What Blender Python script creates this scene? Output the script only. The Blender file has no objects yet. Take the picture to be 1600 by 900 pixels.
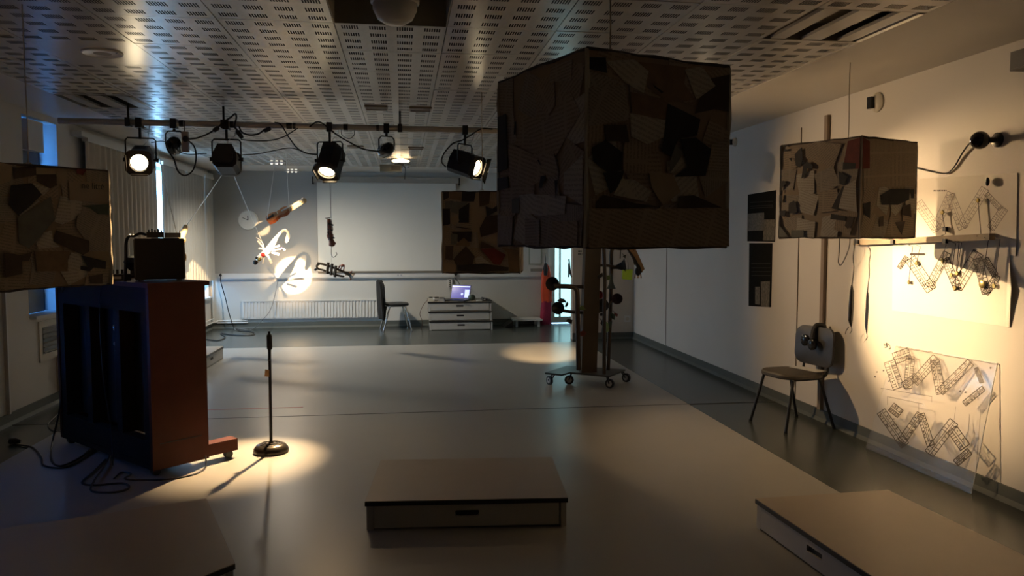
import bpy, math, random
from mathutils import Matrix, Vector
random.seed(7)
D = bpy.data
SC = bpy.context.scene
COL = SC.collection
V = Vector

# ------------------------------------------------------------------ camera
F, CX, CY, H = 1220.0, 800.0, 450.0, 1.6
TH = math.atan(79 / F)
PS = math.atan(170 / F * math.cos(TH))
cs, sn = math.cos, math.sin
RT = V((cs(PS), -sn(PS), 0)); FW = V((sn(PS)*cs(TH), cs(PS)*cs(TH), -sn(TH))); UP = V((sn(PS)*sn(TH), cs(PS)*sn(TH), cs(TH)))
cam = D.objects.new('camera', D.cameras.new('camera'))
COL.objects.link(cam)
cam.data.sensor_width = 36.0
cam.data.lens = 36.0 * F / 1600.0
cam.data.clip_start = 0.05
cam.matrix_world = Matrix(((RT.x, UP.x, -FW.x, 0), (RT.y, UP.y, -FW.y, 0), (RT.z, UP.z, -FW.z, H), (0, 0, 0, 1)))
SC.camera = cam

# ------------------------------------------------------------------ view, sky, daylight
SC.view_settings.view_transform = 'Standard'
SC.view_settings.look = 'None'
SC.view_settings.exposure = 0.05
SC.view_settings.gamma = 1.0
SC.view_settings.use_curve_mapping = False
wd = D.worlds.new('overcast_sky'); SC.world = wd
wd.use_nodes = True
bg = wd.node_tree.nodes['Background']
bg.inputs['Color'].default_value = (0.36, 0.68, 1.0, 1)
bg.inputs['Strength'].default_value = 14.5
WARM = (1.0, 0.66, 0.34)

def portal(c, sx, sy, nrm):
    l = D.lights.new('sky_portal', 'AREA'); l.shape = 'RECTANGLE'; l.size = sx; l.size_y = sy
    l.cycles.is_portal = True
    o = D.objects.new('sky_portal', l); COL.objects.link(o)
    o.location = c
    o.rotation_euler = V(nrm).to_track_quat('-Z', 'Z').to_euler()

# room dimensions
XL, XR, YB, YF, ZC = -3.35, 3.61, -1.5, 14.25, 2.76

# ------------------------------------------------------------------ projection helpers (photo pixel -> point on a real plane)
def ray(px, py):
    return FW + RT * ((px - CX) / F) + UP * (-(py - CY) / F)
def on(ax, val, px, py):
    d = ray(px, py); o = V((0, 0, H))
    return o + d * ((val - o[ax]) / d[ax])
def fl(px, py, z=0.0): return on(2, z, px, py)
def aty(px, py, y): return on(1, y, px, py)
def wr(px, py, off=0.0): return on(0, XR - off, px, py)
def wl(px, py, off=0.0): return on(0, XL + off, px, py)

# ------------------------------------------------------------------ materials
MATS = {}
def mat(name, col, rough=0.6, metal=0.0, var=0.12, scale=6.0, bump=0.0, bscale=60.0, emit=None, estr=0.0, alpha=None, spec=0.5, coat=0.0):
    if name in MATS: return MATS[name]
    m = D.materials.new(name); m.use_nodes = True
    nt = m.node_tree; b = nt.nodes['Principled BSDF']
    tc = nt.nodes.new('ShaderNodeTexCoord')
    nz = nt.nodes.new('ShaderNodeTexNoise'); nz.inputs['Scale'].default_value = scale; nz.inputs['Detail'].default_value = 4
    nt.links.new(tc.outputs['Object'], nz.inputs['Vector'])
    mx = nt.nodes.new('ShaderNodeMix'); mx.data_type = 'RGBA'
    mx.inputs['A'].default_value = (*[c*(1-var) for c in col], 1)
    mx.inputs['B'].default_value = (*[min(1, c*(1+var)) for c in col], 1)
    nt.links.new(nz.outputs['Fac'], mx.inputs['Factor'])
    nt.links.new(mx.outputs['Result'], b.inputs['Base Color'])
    b.inputs['Roughness'].default_value = rough
    b.inputs['Metallic'].default_value = metal
    b.inputs['Specular IOR Level'].default_value = spec
    b.inputs['Coat Weight'].default_value = coat
    if bump:
        n2 = nt.nodes.new('ShaderNodeTexNoise'); n2.inputs['Scale'].default_value = bscale; n2.inputs['Detail'].default_value = 3
        nt.links.new(tc.outputs['Object'], n2.inputs['Vector'])
        bp = nt.nodes.new('ShaderNodeBump'); bp.inputs['Strength'].default_value = bump; bp.inputs['Distance'].default_value = 0.004
        nt.links.new(n2.outputs['Fac'], bp.inputs['Height']); nt.links.new(bp.outputs['Normal'], b.inputs['Normal'])
    if emit:
        b.inputs['Emission Color'].default_value = (*emit, 1); b.inputs['Emission Strength'].default_value = estr
    MATS[name] = m
    return m
def newsprint(name, paper, ink, rows=70.0, cols=7.0):
    m = mat(name, paper, 0.85, var=0.1, scale=9)
    nt = m.node_tree; b = nt.nodes['Principled BSDF']
    tc = nt.nodes.new('ShaderNodeTexCoord')
    sp = nt.nodes.new('ShaderNodeSeparateXYZ'); nt.links.new(tc.outputs['UV'], sp.inputs[0])
    def wave(out, k, thr, op='GREATER_THAN'):
        a = nt.nodes.new('ShaderNodeMath'); a.operation = 'MULTIPLY'; a.inputs[1].default_value = k; nt.links.new(out, a.inputs[0])
        f = nt.nodes.new('ShaderNodeMath'); f.operation = 'FRACT'; nt.links.new(a.outputs[0], f.inputs[0])
        g = nt.nodes.new('ShaderNodeMath'); g.operation = op; g.inputs[1].default_value = thr; nt.links.new(f.outputs[0], g.inputs[0])
        return g.outputs[0]
    l = wave(sp.outputs['Y'], rows, 0.5); c = wave(sp.outputs['X'], cols, 0.1)
    nz = nt.nodes.new('ShaderNodeTexNoise'); nz.inputs['Scale'].default_value = 160; nt.links.new(tc.outputs['UV'], nz.inputs['Vector'])
    g = nt.nodes.new('ShaderNodeMath'); g.operation = 'GREATER_THAN'; g.inputs[1].default_value = 0.45; nt.links.new(nz.outputs['Fac'], g.inputs[0])
    m1 = nt.nodes.new('ShaderNodeMath'); m1.operation = 'MULTIPLY'; nt.links.new(l, m1.inputs[0]); nt.links.new(c, m1.inputs[1])
    m2 = nt.nodes.new('ShaderNodeMath'); m2.operation = 'MULTIPLY'; nt.links.new(m1.outputs[0], m2.inputs[0]); nt.links.new(g.outputs[0], m2.inputs[1])
    m3 = nt.nodes.new('ShaderNodeMath'); m3.operation = 'MULTIPLY'; m3.inputs[1].default_value = 0.45; nt.links.new(m2.outputs[0], m3.inputs[0])
    mx = nt.nodes.new('ShaderNodeMix'); mx.data_type = 'RGBA'; mx.inputs['B'].default_value = (*ink, 1)
    src = b.inputs['Base Color'].links[0].from_socket
    nt.links.new(src, mx.inputs['A']); nt.links.new(m3.outputs[0], mx.inputs['Factor'])
    nt.links.new(mx.outputs['Result'], b.inputs['Base Color'])
    return m
def glassy(name, tint, gloss=0.12, rough=0.05, diff=0.0):
    m = D.materials.new(name); m.use_nodes = True; nt = m.node_tree
    for n in list(nt.nodes): nt.nodes.remove(n)
    out = nt.nodes.new('ShaderNodeOutputMaterial')
    tr = nt.nodes.new('ShaderNodeBsdfTransparent'); tr.inputs[0].default_value = (*tint, 1)
    gl = nt.nodes.new('ShaderNodeBsdfGlossy'); gl.inputs['Roughness'].default_value = rough
    mx = nt.nodes.new('ShaderNodeMixShader'); mx.inputs[0].default_value = gloss
    nt.links.new(tr.outputs[0], mx.inputs[1]); nt.links.new(gl.outputs[0], mx.inputs[2])
    last = mx
    if diff:
        df = nt.nodes.new('ShaderNodeBsdfDiffuse'); df.inputs[0].default_value = (0.8, 0.8, 0.78, 1)
        m2 = nt.nodes.new('ShaderNodeMixShader'); m2.inputs[0].default_value = diff
        nt.links.new(mx.outputs[0], m2.inputs[1]); nt.links.new(df.outputs[0], m2.inputs[2]); last = m2
    nt.links.new(last.outputs[0], out.inputs[0])
    MATS[name] = m
    return m

M_wall = mat('painted_plaster', (0.60, 0.57, 0.52), 0.55, var=0.05, scale=1.5, bump=0.05, bscale=200)
M_farwall = mat('grey_white_paint', (0.56, 0.56, 0.53), 0.6, var=0.05, scale=1.2)
M_ceil = mat('ceiling_plaster', (0.58, 0.55, 0.50), 0.42, var=0.04, scale=2)
M_tile = mat('satin_tile_paint', (0.52, 0.49, 0.44), 0.27, var=0.05, scale=3, spec=1.0)
M_plenum = mat('ceiling_void', (0.05, 0.045, 0.04), 0.9)
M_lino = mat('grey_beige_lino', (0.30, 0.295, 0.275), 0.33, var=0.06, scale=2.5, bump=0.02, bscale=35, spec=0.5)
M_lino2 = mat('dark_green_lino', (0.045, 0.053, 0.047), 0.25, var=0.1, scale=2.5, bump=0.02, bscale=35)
M_seam = mat('dark_seam', (0.05, 0.045, 0.04), 0.5)
M_black = mat('black_metal', (0.012, 0.012, 0.013), 0.42, var=0.2, scale=20)
M_gloss = mat('gloss_black', (0.008, 0.008, 0.009), 0.12, var=0.2)
M_cable = mat('black_rubber', (0.012, 0.012, 0.014), 0.5)
M_steel = mat('steel_tube', (0.46, 0.44, 0.42), 0.38, 0.35)
M_chrome = mat('chrome', (0.7, 0.7, 0.7), 0.15, 1.0)
M_white = mat('white_lacquer', (0.62, 0.62, 0.6), 0.4, var=0.04)
M_cream = mat('cream_panel', (0.55, 0.52, 0.44), 0.5, var=0.05)
M_hot = mat('lit_lens', (1, 0.9, 0.7), 0.4, emit=(1.0, 0.80, 0.50), estr=26)
M_twine = mat('twine', (0.55, 0.47, 0.36), 0.8)
M_nylon = mat('white_cord', (0.75, 0.74, 0.7), 0.5)

# ------------------------------------------------------------------ mesh helpers
WM = {}
class MB:
    def __init__(s, M=None): s.v = []; s.f = []; s.uv = {}; s.M = M
    def add(s, vs, fs):
        k = len(s.v)
        for p in vs: s.v.append(s.M @ V(p) if s.M is not None else V(p))
        for f in fs: s.f.append(tuple(k + i for i in f))
        return s
    def box(s, c, d, R=None):
        hx, hy, hz = d[0]/2, d[1]/2, d[2]/2
        ps = [V((x, y, z)) for x in (-hx, hx) for y in (-hy, hy) for z in (-hz, hz)]
        if R is not None: ps = [R @ p for p in ps]
        return s.add([p + V(c) for p in ps], [(0,1,3,2), (4,6,7,5), (0,4,5,1), (2,3,7,6), (0,2,6,4), (1,5,7,3)])
    def bb(s, a, b):
        return s.box([(a[i]+b[i])/2 for i in range(3)], [abs(b[i]-a[i]) for i in range(3)])
    def tube(s, pts, r, n=6, caps=True):
        pts = [V(p) for p in pts]; vs = []; fs = []
        rr = r if isinstance(r, (list, tuple)) else [r]*len(pts)
        u = None
        for i, p in enumerate(pts):
            t = (pts[min(i+1, len(pts)-1)] - pts[max(i-1, 0)])
            t = t.normalized() if t.length > 1e-9 else V((0, 0, 1))
            if u is None:
                u = t.orthogonal().normalized()
            else:
                u = u - t * u.dot(t)
                u = u.normalized() if u.length > 1e-6 else t.orthogonal().normalized()
            w = t.cross(u)
            for k in range(n):
                a = 2*math.pi*k/n
                vs.append(p + (u*cs(a) + w*sn(a))*rr[i])
        for i in range(len(pts)-1):
            for k in range(n):
                a, b = i*n+k, i*n+(k+1) % n
                fs.append((a, b, b+n, a+n))
        if caps:
            fs.append(tuple(range(n-1, -1, -1))); fs.append(tuple(range((len(pts)-1)*n, len(pts)*n)))
        return s.add(vs, fs)
    def cyl(s, a, b, r, r1=None, n=14): return s.tube([a, b], [r, r if r1 is None else r1], n)
    def lathe(s, prof, n=24, c=(0, 0, 0), A=None):
        vs = []; fs = []; c = V(c)
        for (r, z) in prof:
            for k in range(n):
                a = 2*math.pi*k/n; p = V((r*cs(a), r*sn(a), z))
                if A is not None: p = A @ p
                vs.append(c + p)
        for i in range(len(prof)-1):
            for k in range(n):
                a, b = i*n+k, i*n+(k+1) % n
                fs.append((a, b, b+n, a+n))
        fs.append(tuple(range(n-1, -1, -1))); fs.append(tuple(range((len(prof)-1)*n, len(prof)*n)))
        return s.add(vs, fs)
    def ball(s, c, r, sc=(1, 1, 1), n=14, m=8):
        prof = [(r*sn(math.pi*i/m)+1e-5, -r*cs(math.pi*i/m)) for i in range(m+1)]
        return s.lathe(prof, n, c, Matrix.Diagonal(V(sc)))
    def prism(s, poly, vec):
        poly = [V(p) for p in poly]; n = len(poly); vec = V(vec)
        return s.add(poly + [p+vec for p in poly], [tuple(range(n-1, -1, -1)), tuple(range(n, 2*n))] + [(i, (i+1) % n, (i+1) % n + n, i+n) for i in range(n)])
    def line(s, a, b, w, nrm, t=0.0015):       # a thin inked line lying on a surface with normal nrm
        a, b, nrm = V(a), V(b), V(nrm).normalized()
        d = (b-a)
        if d.length < 1e-6: return s
        q = d.normalized().cross(nrm)*(w/2)
        return s.add([a-q+nrm*t, a+q+nrm*t, b+q+nrm*t, b-q+nrm*t], [(0, 1, 2, 3)])
    def build(s, name, m, parent=None, smooth=False, base=None):
        if not s.v: return None
        me = D.meshes.new(name)
        if parent is not None:
            W = WM[parent]; I = W.inverted()
            vs = [I @ p for p in s.v]
        else:
            if base is None:
                xs = [p.x for p in s.v]; ys = [p.y for p in s.v]; zs = [p.z for p in s.v]
                base = V(((min(xs)+max(xs))/2, (min(ys)+max(ys))/2, min(zs)))
            base = V(base); W = Matrix.Translation(base)
            vs = [p-base for p in s.v]
        me.from_pydata([tuple(p) for p in vs], [], s.f)
        if s.uv:
            ul = me.uv_layers.new(name='UVMap')
            for poly in me.polygons:
                uvs = s.uv.get(poly.index)
                for j, li in enumerate(poly.loop_indices):
                    ul.data[li].uv = uvs[j] if uvs else (0, 0)
        import bmesh as _b
        bm = _b.new(); bm.from_mesh(me); _b.ops.recalc_face_normals(bm, faces=bm.faces); bm.to_mesh(me); bm.free()
        if smooth:
            for p in me.polygons: p.use_smooth = True
            me.set_sharp_from_angle(angle=math.radians(38))
        me.materials.append(m)
        o = D.objects.new(name, me); COL.objects.link(o)
        if parent is not None: o.parent = parent
        else: o.location = base
        WM[o] = W
        return o
def tag(o, label=None, cat=None, group=None, kind=None):
    if label: o['label'] = label
    if cat: o['category'] = cat
    if group: o['group'] = group
    if kind: o['kind'] = kind
    return o
def thing(name, label, cat, loc=(0, 0, 0), rz=0.0, group=None):
    o = D.objects.new(name, None); COL.objects.link(o); o.empty_display_size = 0.05
    o.location = loc; o.rotation_euler = (0, 0, rz)
    WM[o] = Matrix.Translation(V(loc)) @ Matrix.Rotation(rz, 4, 'Z')
    return tag(o, label, cat, group)
def struct(name, mb, m): return tag(mb.build(name, m), kind='structure')
def curve(pts, k=6):                                   # Catmull-Rom through points
    pts = [V(p) for p in pts]; out = []
    if len(pts) < 3: return pts
    P = [pts[0]*2-pts[1]] + pts + [pts[-1]*2-pts[-2]]
    for i in range(1, len(P)-2):
        a, b, c, d = P[i-1], P[i], P[i+1], P[i+2]
        for j in range(k):
            t = j/k
            out.append(0.5*((2*b)+(c-a)*t+(2*a-5*b+4*c-d)*t*t+(-a+3*b-3*c+d)*t**3))
    out.append(pts[-1]); return out
def text_mesh(name, body, size, M, m, parent):
    cu = D.curves.new(name, 'FONT'); cu.body = body; cu.size = size; cu.extrude = 0.0006
    o = D.objects.new(name, cu); COL.objects.link(o)
    dg = bpy.context.evaluated_depsgraph_get()
    me = D.meshes.new_from_object(o.evaluated_get(dg)); D.objects.remove(o)
    me.transform(WM[parent].inverted() @ M); me.materials.clear(); me.materials.append(m)
    o = D.objects.new(name, me); COL.objects.link(o); o.parent = parent; WM[o] = WM[parent]
    return o
def look(pos, target, up=(0, 0, 1)):                   # local +Y looks at target
    y = (V(target)-V(pos)).normalized(); x = y.cross(V(up)).normalized(); z = x.cross(y)
    return Matrix(((x.x, y.x, z.x, pos[0]), (x.y, y.y, z.y, pos[1]), (x.z, y.z, z.z, pos[2]), (0, 0, 0, 1)))
def spot(parent, pos, target, watts, deg, blend=0.6, r=0.03, col=WARM):
    l = D.lights.new('lamp_beam', 'SPOT'); l.energy = watts; l.spot_size = math.radians(deg); l.spot_blend = blend
    l.shadow_soft_size = r; l.color = col
    o = D.objects.new('lamp_beam', l); COL.objects.link(o)
    W = Matrix.Translation(V(pos)) @ (V(target)-V(pos)).to_track_quat('-Z', 'Y').to_matrix().to_4x4()
    o.parent = parent; o.matrix_local = WM[parent].inverted() @ W
    return o

#==================================================================== SHELL
# floor: dark border sheet, light field, metal seam
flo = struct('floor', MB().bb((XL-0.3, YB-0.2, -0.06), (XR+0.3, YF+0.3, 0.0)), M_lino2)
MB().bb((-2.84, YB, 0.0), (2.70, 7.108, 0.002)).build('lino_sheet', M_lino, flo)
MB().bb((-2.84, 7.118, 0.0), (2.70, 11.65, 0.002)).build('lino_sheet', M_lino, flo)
MB().bb((XL, 7.104, 0.0), (XR, 7.122, 0.0032)).build('seam_strip', M_seam, flo)
MB().bb((-2.1, 7.47, 0.002), (-0.95, 7.49, 0.0032)).build('red_tape', mat('red_tape', (0.35, 0.05, 0.03), 0.5), flo)

# ceiling: dark void slab, plaster border, perforated metal tiles
TS, TX0, TY0 = 0.612, 0.25, 4.41
TXA, TXB = TX0 - 5*TS, TX0 + 4*TS
TYA, TYB = TY0 - 4*0.62, TY0 + 14*0.62
cl = struct('ceiling', MB().bb((XL-0.3, YB-0.2, ZC+0.30), (XR+0.3, YF+0.3, ZC+0.36)), M_plenum)
b = MB()
b.bb((XL-0.3, YB-0.2, ZC), (XR+0.3, TYA, ZC+0.03)); b.bb((XL-0.3, TYB, ZC), (XR+0.3, YF+0.3, ZC+0.03))
b.bb((XL-0.3, TYA, ZC), (TXA, TYB, ZC+0.03)); b.bb((TXB, TYA, ZC), (XR+0.3, TYB, ZC+0.03))
b.build('plaster_border', M_ceil, cl)
def tile_mesh(perf=True):
    b = MB(); g = 0.0025; hx = TS/2-g; hy = 0.31-g
    if not perf:
        b.bb((-hx, -hy, 0), (hx, hy, 0.012)); return b
    xs = [-hx]; ys = [-hy]; slx = set(); sly = set()
    for i in range(4):
        c = -hx + (i+0.5)*(2*hx/4)
        for k in range(7):
            x = c + (k-3)*0.0135
            xs += [x-0.0042, x+0.0042]; slx.add(len(xs)-2)
    xs.append(hx)
    for j in range(4):
        c = -hy + (j+0.5)*(2*hy/4)
        ys += [c-0.036, c+0.036]; sly.add(len(ys)-2)
    ys.append(hy)
    nx, ny = len(xs), len(ys)
    b.v = [V((x, y, 0)) for y in ys for x in xs] + [V((x, y, 0.012)) for x, y in ((-hx, -hy), (hx, -hy), (hx, hy), (-hx, hy))]
    for j in range(ny-1):
        for i in range(nx-1):
            if i in slx and j in sly: continue
            b.f.append((j*nx+i, j*nx+i+1, (j+1)*nx+i+1, (j+1)*nx+i))
    q = nx*ny; c4 = (0, nx-1, nx*ny-1, nx*(ny-1))
    for k in range(4): b.f.append((c4[k], c4[(k+1) % 4], q+(k+1) % 4, q+k))
    return b
t0 = tile_mesh(True).build('ceiling_tile', M_tile, None, base=(0, 0, 0)); ME_perf = t0.data
t1 = tile_mesh(False).build('ceiling_tile', M_tile, None, base=(0, 0, 0)); ME_plain = t1.data
D.objects.remove(t0); D.objects.remove(t1)
HOLES = {(4, 3), (8, 3), (0, 8)}
PLAIN = {(1, 5)}
CI = WM[cl].inverted()
for r in range(18):
    for c in range(9):
        if (c, r) in HOLES: continue
        o = D.objects.new('ceiling_tile', ME_plain if (c, r) in PLAIN else ME_perf); COL.objects.link(o)
        o.parent = cl
        o.location = CI @ V((TXA+(c+0.5)*TS, TYA+(r+0.5)*0.62, ZC + random.uniform(0, 0.0012)))
        o.rotation_euler = (random.uniform(-.004, .004), random.uniform(-.004, .004), 0)
def cell(c, r): return TXA+(c+0.5)*TS, TYA+(r+0.5)*0.62

# walls
def wall_boxes(lo, hi, openings, mk):
    """split a wall (u range lo-hi, z 0..ZC) around openings (u0,u1,z0,z1)"""
    us = sorted({lo, hi, *[o[0] for o in openings], *[o[1] for o in openings]})
    b = MB()
    for a, c in zip(us, us[1:]):
        op = [o for o in openings if o[0] <= a+1e-6 and o[1] >= c-1e-6]
        if not op: mk(b, a, c, -0.05, ZC+0.3)
        else:
            o = op[0]
            if o[2] > 0.001: mk(b, a, c, -0.05, o[2])
            mk(b, a, c, o[3], ZC+0.3)
    return b
WIN_L = [(4.4, 6.5, 0.70, 2.62), (7.55, 8.26, 0.86, 2.70), (10.2, 14.10, 0.55, 2.62)]
struct('wall_left', wall_boxes(YB, YF, WIN_L, lambda b, a, c, z0, z1: b.bb((XL-0.25, a, z0), (XL, c, z1))), M_wall)
DX0, DX1, DZ = 2.66, 3.52, 2.12
struct('wall_far', wall_boxes(XL-0.25, XR+0.25, [(DX0, DX1, 0, DZ)], lambda b, a, c, z0, z1: b.bb((a, YF, z0), (c, YF+0.2, z1))), M_farwall)
wrs = struct('wall_right', MB().bb((XR, YB, -0.05), (XR+0.2, YF+0.2, ZC+0.3)), M_wall)
struct('wall_back', MB().bb((XL-0.25, YB-0.2, -0.05), (XR+0.25, YB, ZC+0.3)), M_wall)
PY = 11.95
struct('wall_partition', MB().bb((2.62, PY, -0.05), (XR, PY+0.14, ZC+0.02)), mat('beige_partition', (0.56, 0.52, 0.46), 0.55, var=0.05))
for (u0, u1, z0, z1) in WIN_L:
    portal((XL-0.26, (u0+u1)/2, (z0+z1)/2), z1-z0, u1-u0, (1, 0, 0))
portal(((DX0+DX1)/2, YF+0.22, DZ/2), DX1-DX0, DZ, (0, -1, 0))

# baseboards (coved lino upstand)
def base(name, a, b2, n):
    m = MB(); a, b2, n = V(a), V(b2), V(n)
    prof = [(0, 0.10), (0.012, 0.10), (0.014, 0.03), (0.03, 0.0), (0, 0)]
    m.prism([a+n*u+V((0, 0, z)) for u, z in prof], b2-a)
    return struct(name, m, mat('dark_green_upstand', (0.085, 0.095, 0.085), 0.65))
base('baseboard_right', (XR, YB, 0), (XR, PY, 0), (-1, 0, 0))
base('baseboard_left', (XL, YB, 0), (XL, YF, 0), (1, 0, 0))
base('baseboard_far', (XL, YF, 0), (DX0-0.06, YF, 0), (0, -1, 0))
base('baseboard_partition', (2.62, PY, 0), (XR, PY, 0), (0, -1, 0))

# right wall joints
y1 = wr(1248, 400).y; y2 = wr(1290, 400).y
struct('trim_1', MB().bb((XR-0.006, y1-0.006, 0.1), (XR, y1+0.006, 2.6)), mat('joint_filler', (0.14, 0.11, 0.08), 0.7))
struct('trim_2', MB().bb((XR-0.03, y2-0.025, 0.1), (XR, y2+0.025, 2.64)), mat('brown_conduit', (0.24, 0.18, 0.13), 0.5))
y3 = wr(1041, 480).y
struct('trim_3', MB().bb((XR-0.004, y3-0.008, 0.1), (XR, y3+0.008, 2.7)), mat('joint_filler'
    , (0.14, 0.11, 0.08), 0.7))
# white strip standing in for a curtain-gap light line, and perimeter rail for the curtains
p = wl(7, 550)
struct('light_line_strip', MB().bb((XL, p.y-0.012, 0.1), (XL+0.03, p.y+0.012, 2.6)), M_white)
struct('trim_5', MB().bb((XL, 8.6, 2.64), (XL+0.10, 14.2, 2.69)), M_white)

# windows: frame, panes, sill
M_pane = glassy('window_glass', (0.92, 0.96, 1.0), 0.06)
M_filter = glassy('blue_daylight_filter', (0.18, 0.30, 0.42), 0.04)  # added filter panes, not real film: they dim and tint the daylight
M_filter0 = glassy('deep_blue_filter', (0.15, 0.29, 0.46), 0.04)
M_filter2 = glassy('pale_blue_filter', (0.28, 0.42, 0.58), 0.04)
M_frame = mat('window_frame_grey', (0.35, 0.37, 0.4), 0.4)
for i, (u0, u1, z0, z1) in enumerate(WIN_L):
    b = MB(); X = XL-0.2; t = 0.05
    b.bb((X-0.03, u0, z0), (X+0.03, u0+t, z1)); b.bb((X-0.03, u1-t, z0), (X+0.03, u1, z1))
    b.bb((X-0.03, u0+t, z0), (X+0.03, u1-t, z0+t)); b.bb((X-0.03, u0+t, z1-t), (X+0.03, u1-t, z1))
    n = max(1, round((u1-u0)/1.2))
    for k in range(1, n):
        u = u0+(u1-u0)*k/n; b.bb((X-0.025, u-0.03, z0+t), (X+0.025, u+0.03, z1-t))
    w = struct('window_%d' % (i+1), b, M_frame)
    for k in range(n):
        ua, ub = u0+(u1-u0)*k/n, u0+(u1-u0)*(k+1)/n
        MB().bb((X-0.004, ua+0.03, z0+t), (X+0.004, ub-0.03, z1-t)).build('pane', M_pane, w)
    MB().bb((X+0.032, 13.05 if i == 2 else u0, z0), (X+0.036, u1, 0.92 if i == 2 else z1)).build('daylight_filter', (M_filter0, M_filter2, M_filter)[i], w)  # added filter sheet that weakens the sky behind it
    MB().bb((XL-0.17, u0, z0-0.0), (XL+0.06, u1, z0+0.025)).build('sill', M_white, w)
# door
M_door = mat('white_door_paint', (0.72, 0.74, 0.72), 0.4, var=0.03)
b = MB()
b.bb((DX0, YF-0.03, 0), (DX0+0.06, YF+0.2, DZ)); b.bb((DX1-0.06, YF-0.03, 0), (DX1, YF+0.2, DZ)); b.bb((DX0+0.06, YF-0.03, DZ-0.06), (DX1-0.06, YF+0.2, DZ))
dr = struct('door_1', b, M_door)
lx0, lx1, ly0, ly1 = DX0+0.06, DX1-0.06, YF+0.03, YF+0.07
cols = [(lx0, lx0+0.07), (lx0+0.155, lx0+0.185), (lx1-0.10, lx1)]
b = MB()
for a_, c_ in cols: b.bb((a_, ly0, 0.01), (c_, ly1, DZ-0.07))
for z0_, z1_ in ((0.01, 0.12), (DZ-0.17, DZ-0.07)):
    for a_, c_ in ((cols[0][1], cols[1][0]), (cols[1][1], cols[2][0])): b.bb((a_, ly0, z0_), (c_, ly1, z1_))
lf = b.build('door_leaf', M_door, dr)
M_dglass = glassy('frosted_door_glass', (0.40, 0.40, 0.34), 0.05, 0.2, 0.02)
for a_, c_ in ((cols[0][1], cols[1][0]), (cols[1][1], cols[2][0])): MB().bb((a_, ly0+0.015, 0.12), (c_, ly0+0.02, DZ-0.17)).build('pane', M_dglass, lf)
b = MB(); hx_ = aty(889, 420, YF).x; b.bb((hx_-0.012, ly0-0.012, 0.86), (hx_+0.012, ly0, 1.12)); b.tube(curve([(hx_, ly0, 1.10), (hx_+0.01, ly0-0.05, 1.07), (hx_+0.01, ly0-0.05, 0.93), (hx_, ly0, 0.90)], 4), 0.011); b.build('door_handle', M_black, lf)

#==================================================================== CURTAINS ON THE WINDOW WALL
M_curt = mat('cream_blackout_cloth', (0.50, 0.46, 0.39), 0.85, var=0.06, scale=3)
M_curtg = mat('grey_blackout_cloth', (0.44, 0.44, 0.42), 0.85, var=0.06, scale=3)
def curtain(y0, y1, z0, z1, m, label, amp=0.022, wl_=0.16, x=XL+0.075):
    b = MB(); n = int((y1-y0)/wl_*8); vs = []; fs = []
    for i in range(n+1):
        y = y0+(y1-y0)*i/n; ph = 2*math.pi*(y-y0)/wl_
        for z, k in ((z0, 1.0), ((z0+z1)/2, 0.95), (z1, 0.8)):
            vs.append((x+amp*k*sn(ph+0.3*sn(y*5)), y, z))
    for i in range(n):
        for j in range(2):
            a = i*3+j; fs.append((a, a+1, a+4, a+3))
    N = len(vs); vs += [(v[0]+0.004, v[1], v[2]) for v in vs]
    fs += [tuple(N+k for k in reversed(f)) for f in fs]
    b.add(vs, fs)
    t = thing('curtain', label, 'curtain', (x, (y0+y1)/2, z0))
    b.build('cloth', m, t, smooth=True)
    h = MB(); h.bb((x-0.03, y0, z1-0.01), (x+0.03, y1, z1+0.03)); h.build('header_rail', M_white, t)
    return t
curtain(8.75, 11.06, 0.35, 2.61, M_curt, 'cream pleated curtain between the dark window gap and the bright slit')
curtain(11.33, 12.55, 0.80, 2.61, M_curtg, 'grey pleated curtain just past the bright slit, reaching down low')
curtain(12.57, 13.62, 0.86, 2.61, M_curtg, 'grey pleated curtain at the far end, above the low blue window gap')
curtain(13.64, 14.22, 0.86, 2.61, M_curtg, 'narrow grey curtain strip in the far left corner', wl_=0.1)
# blackout panel in the narrow window, with a white roller cassette at the top
t = thing('blackout_panel', 'black blackout panel in the narrow left window, blue daylight at its edge', 'blind', (XL-0.11, 7.87, 0.885))
MB().bb((XL-0.115, 7.56, 0.89), (XL-0.105, 8.10, 2.66)).build('cloth', M_black, t)
MB().bb((XL-0.1, 7.7, 2.40), (XL-0.02, 8.02, 2.68)).build('cassette', M_white, t)
# near windows: closed blackout blinds, gap left open at the bottom
t = thing('roller_blind', 'lowered grey roller blind over the near window of the left wall', 'blind', (XL-0.06, 5.45, 1.0))
MB().bb((XL-0.065, 4.4, 1.0), (XL-0.055, 6.5, 2.58)).build('cloth', M_curtg, t)
MB().cyl((XL-0.06, 4.4, 2.585), (XL-0.06, 6.5, 2.585), 0.03).build('roller', M_white, t)

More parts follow.
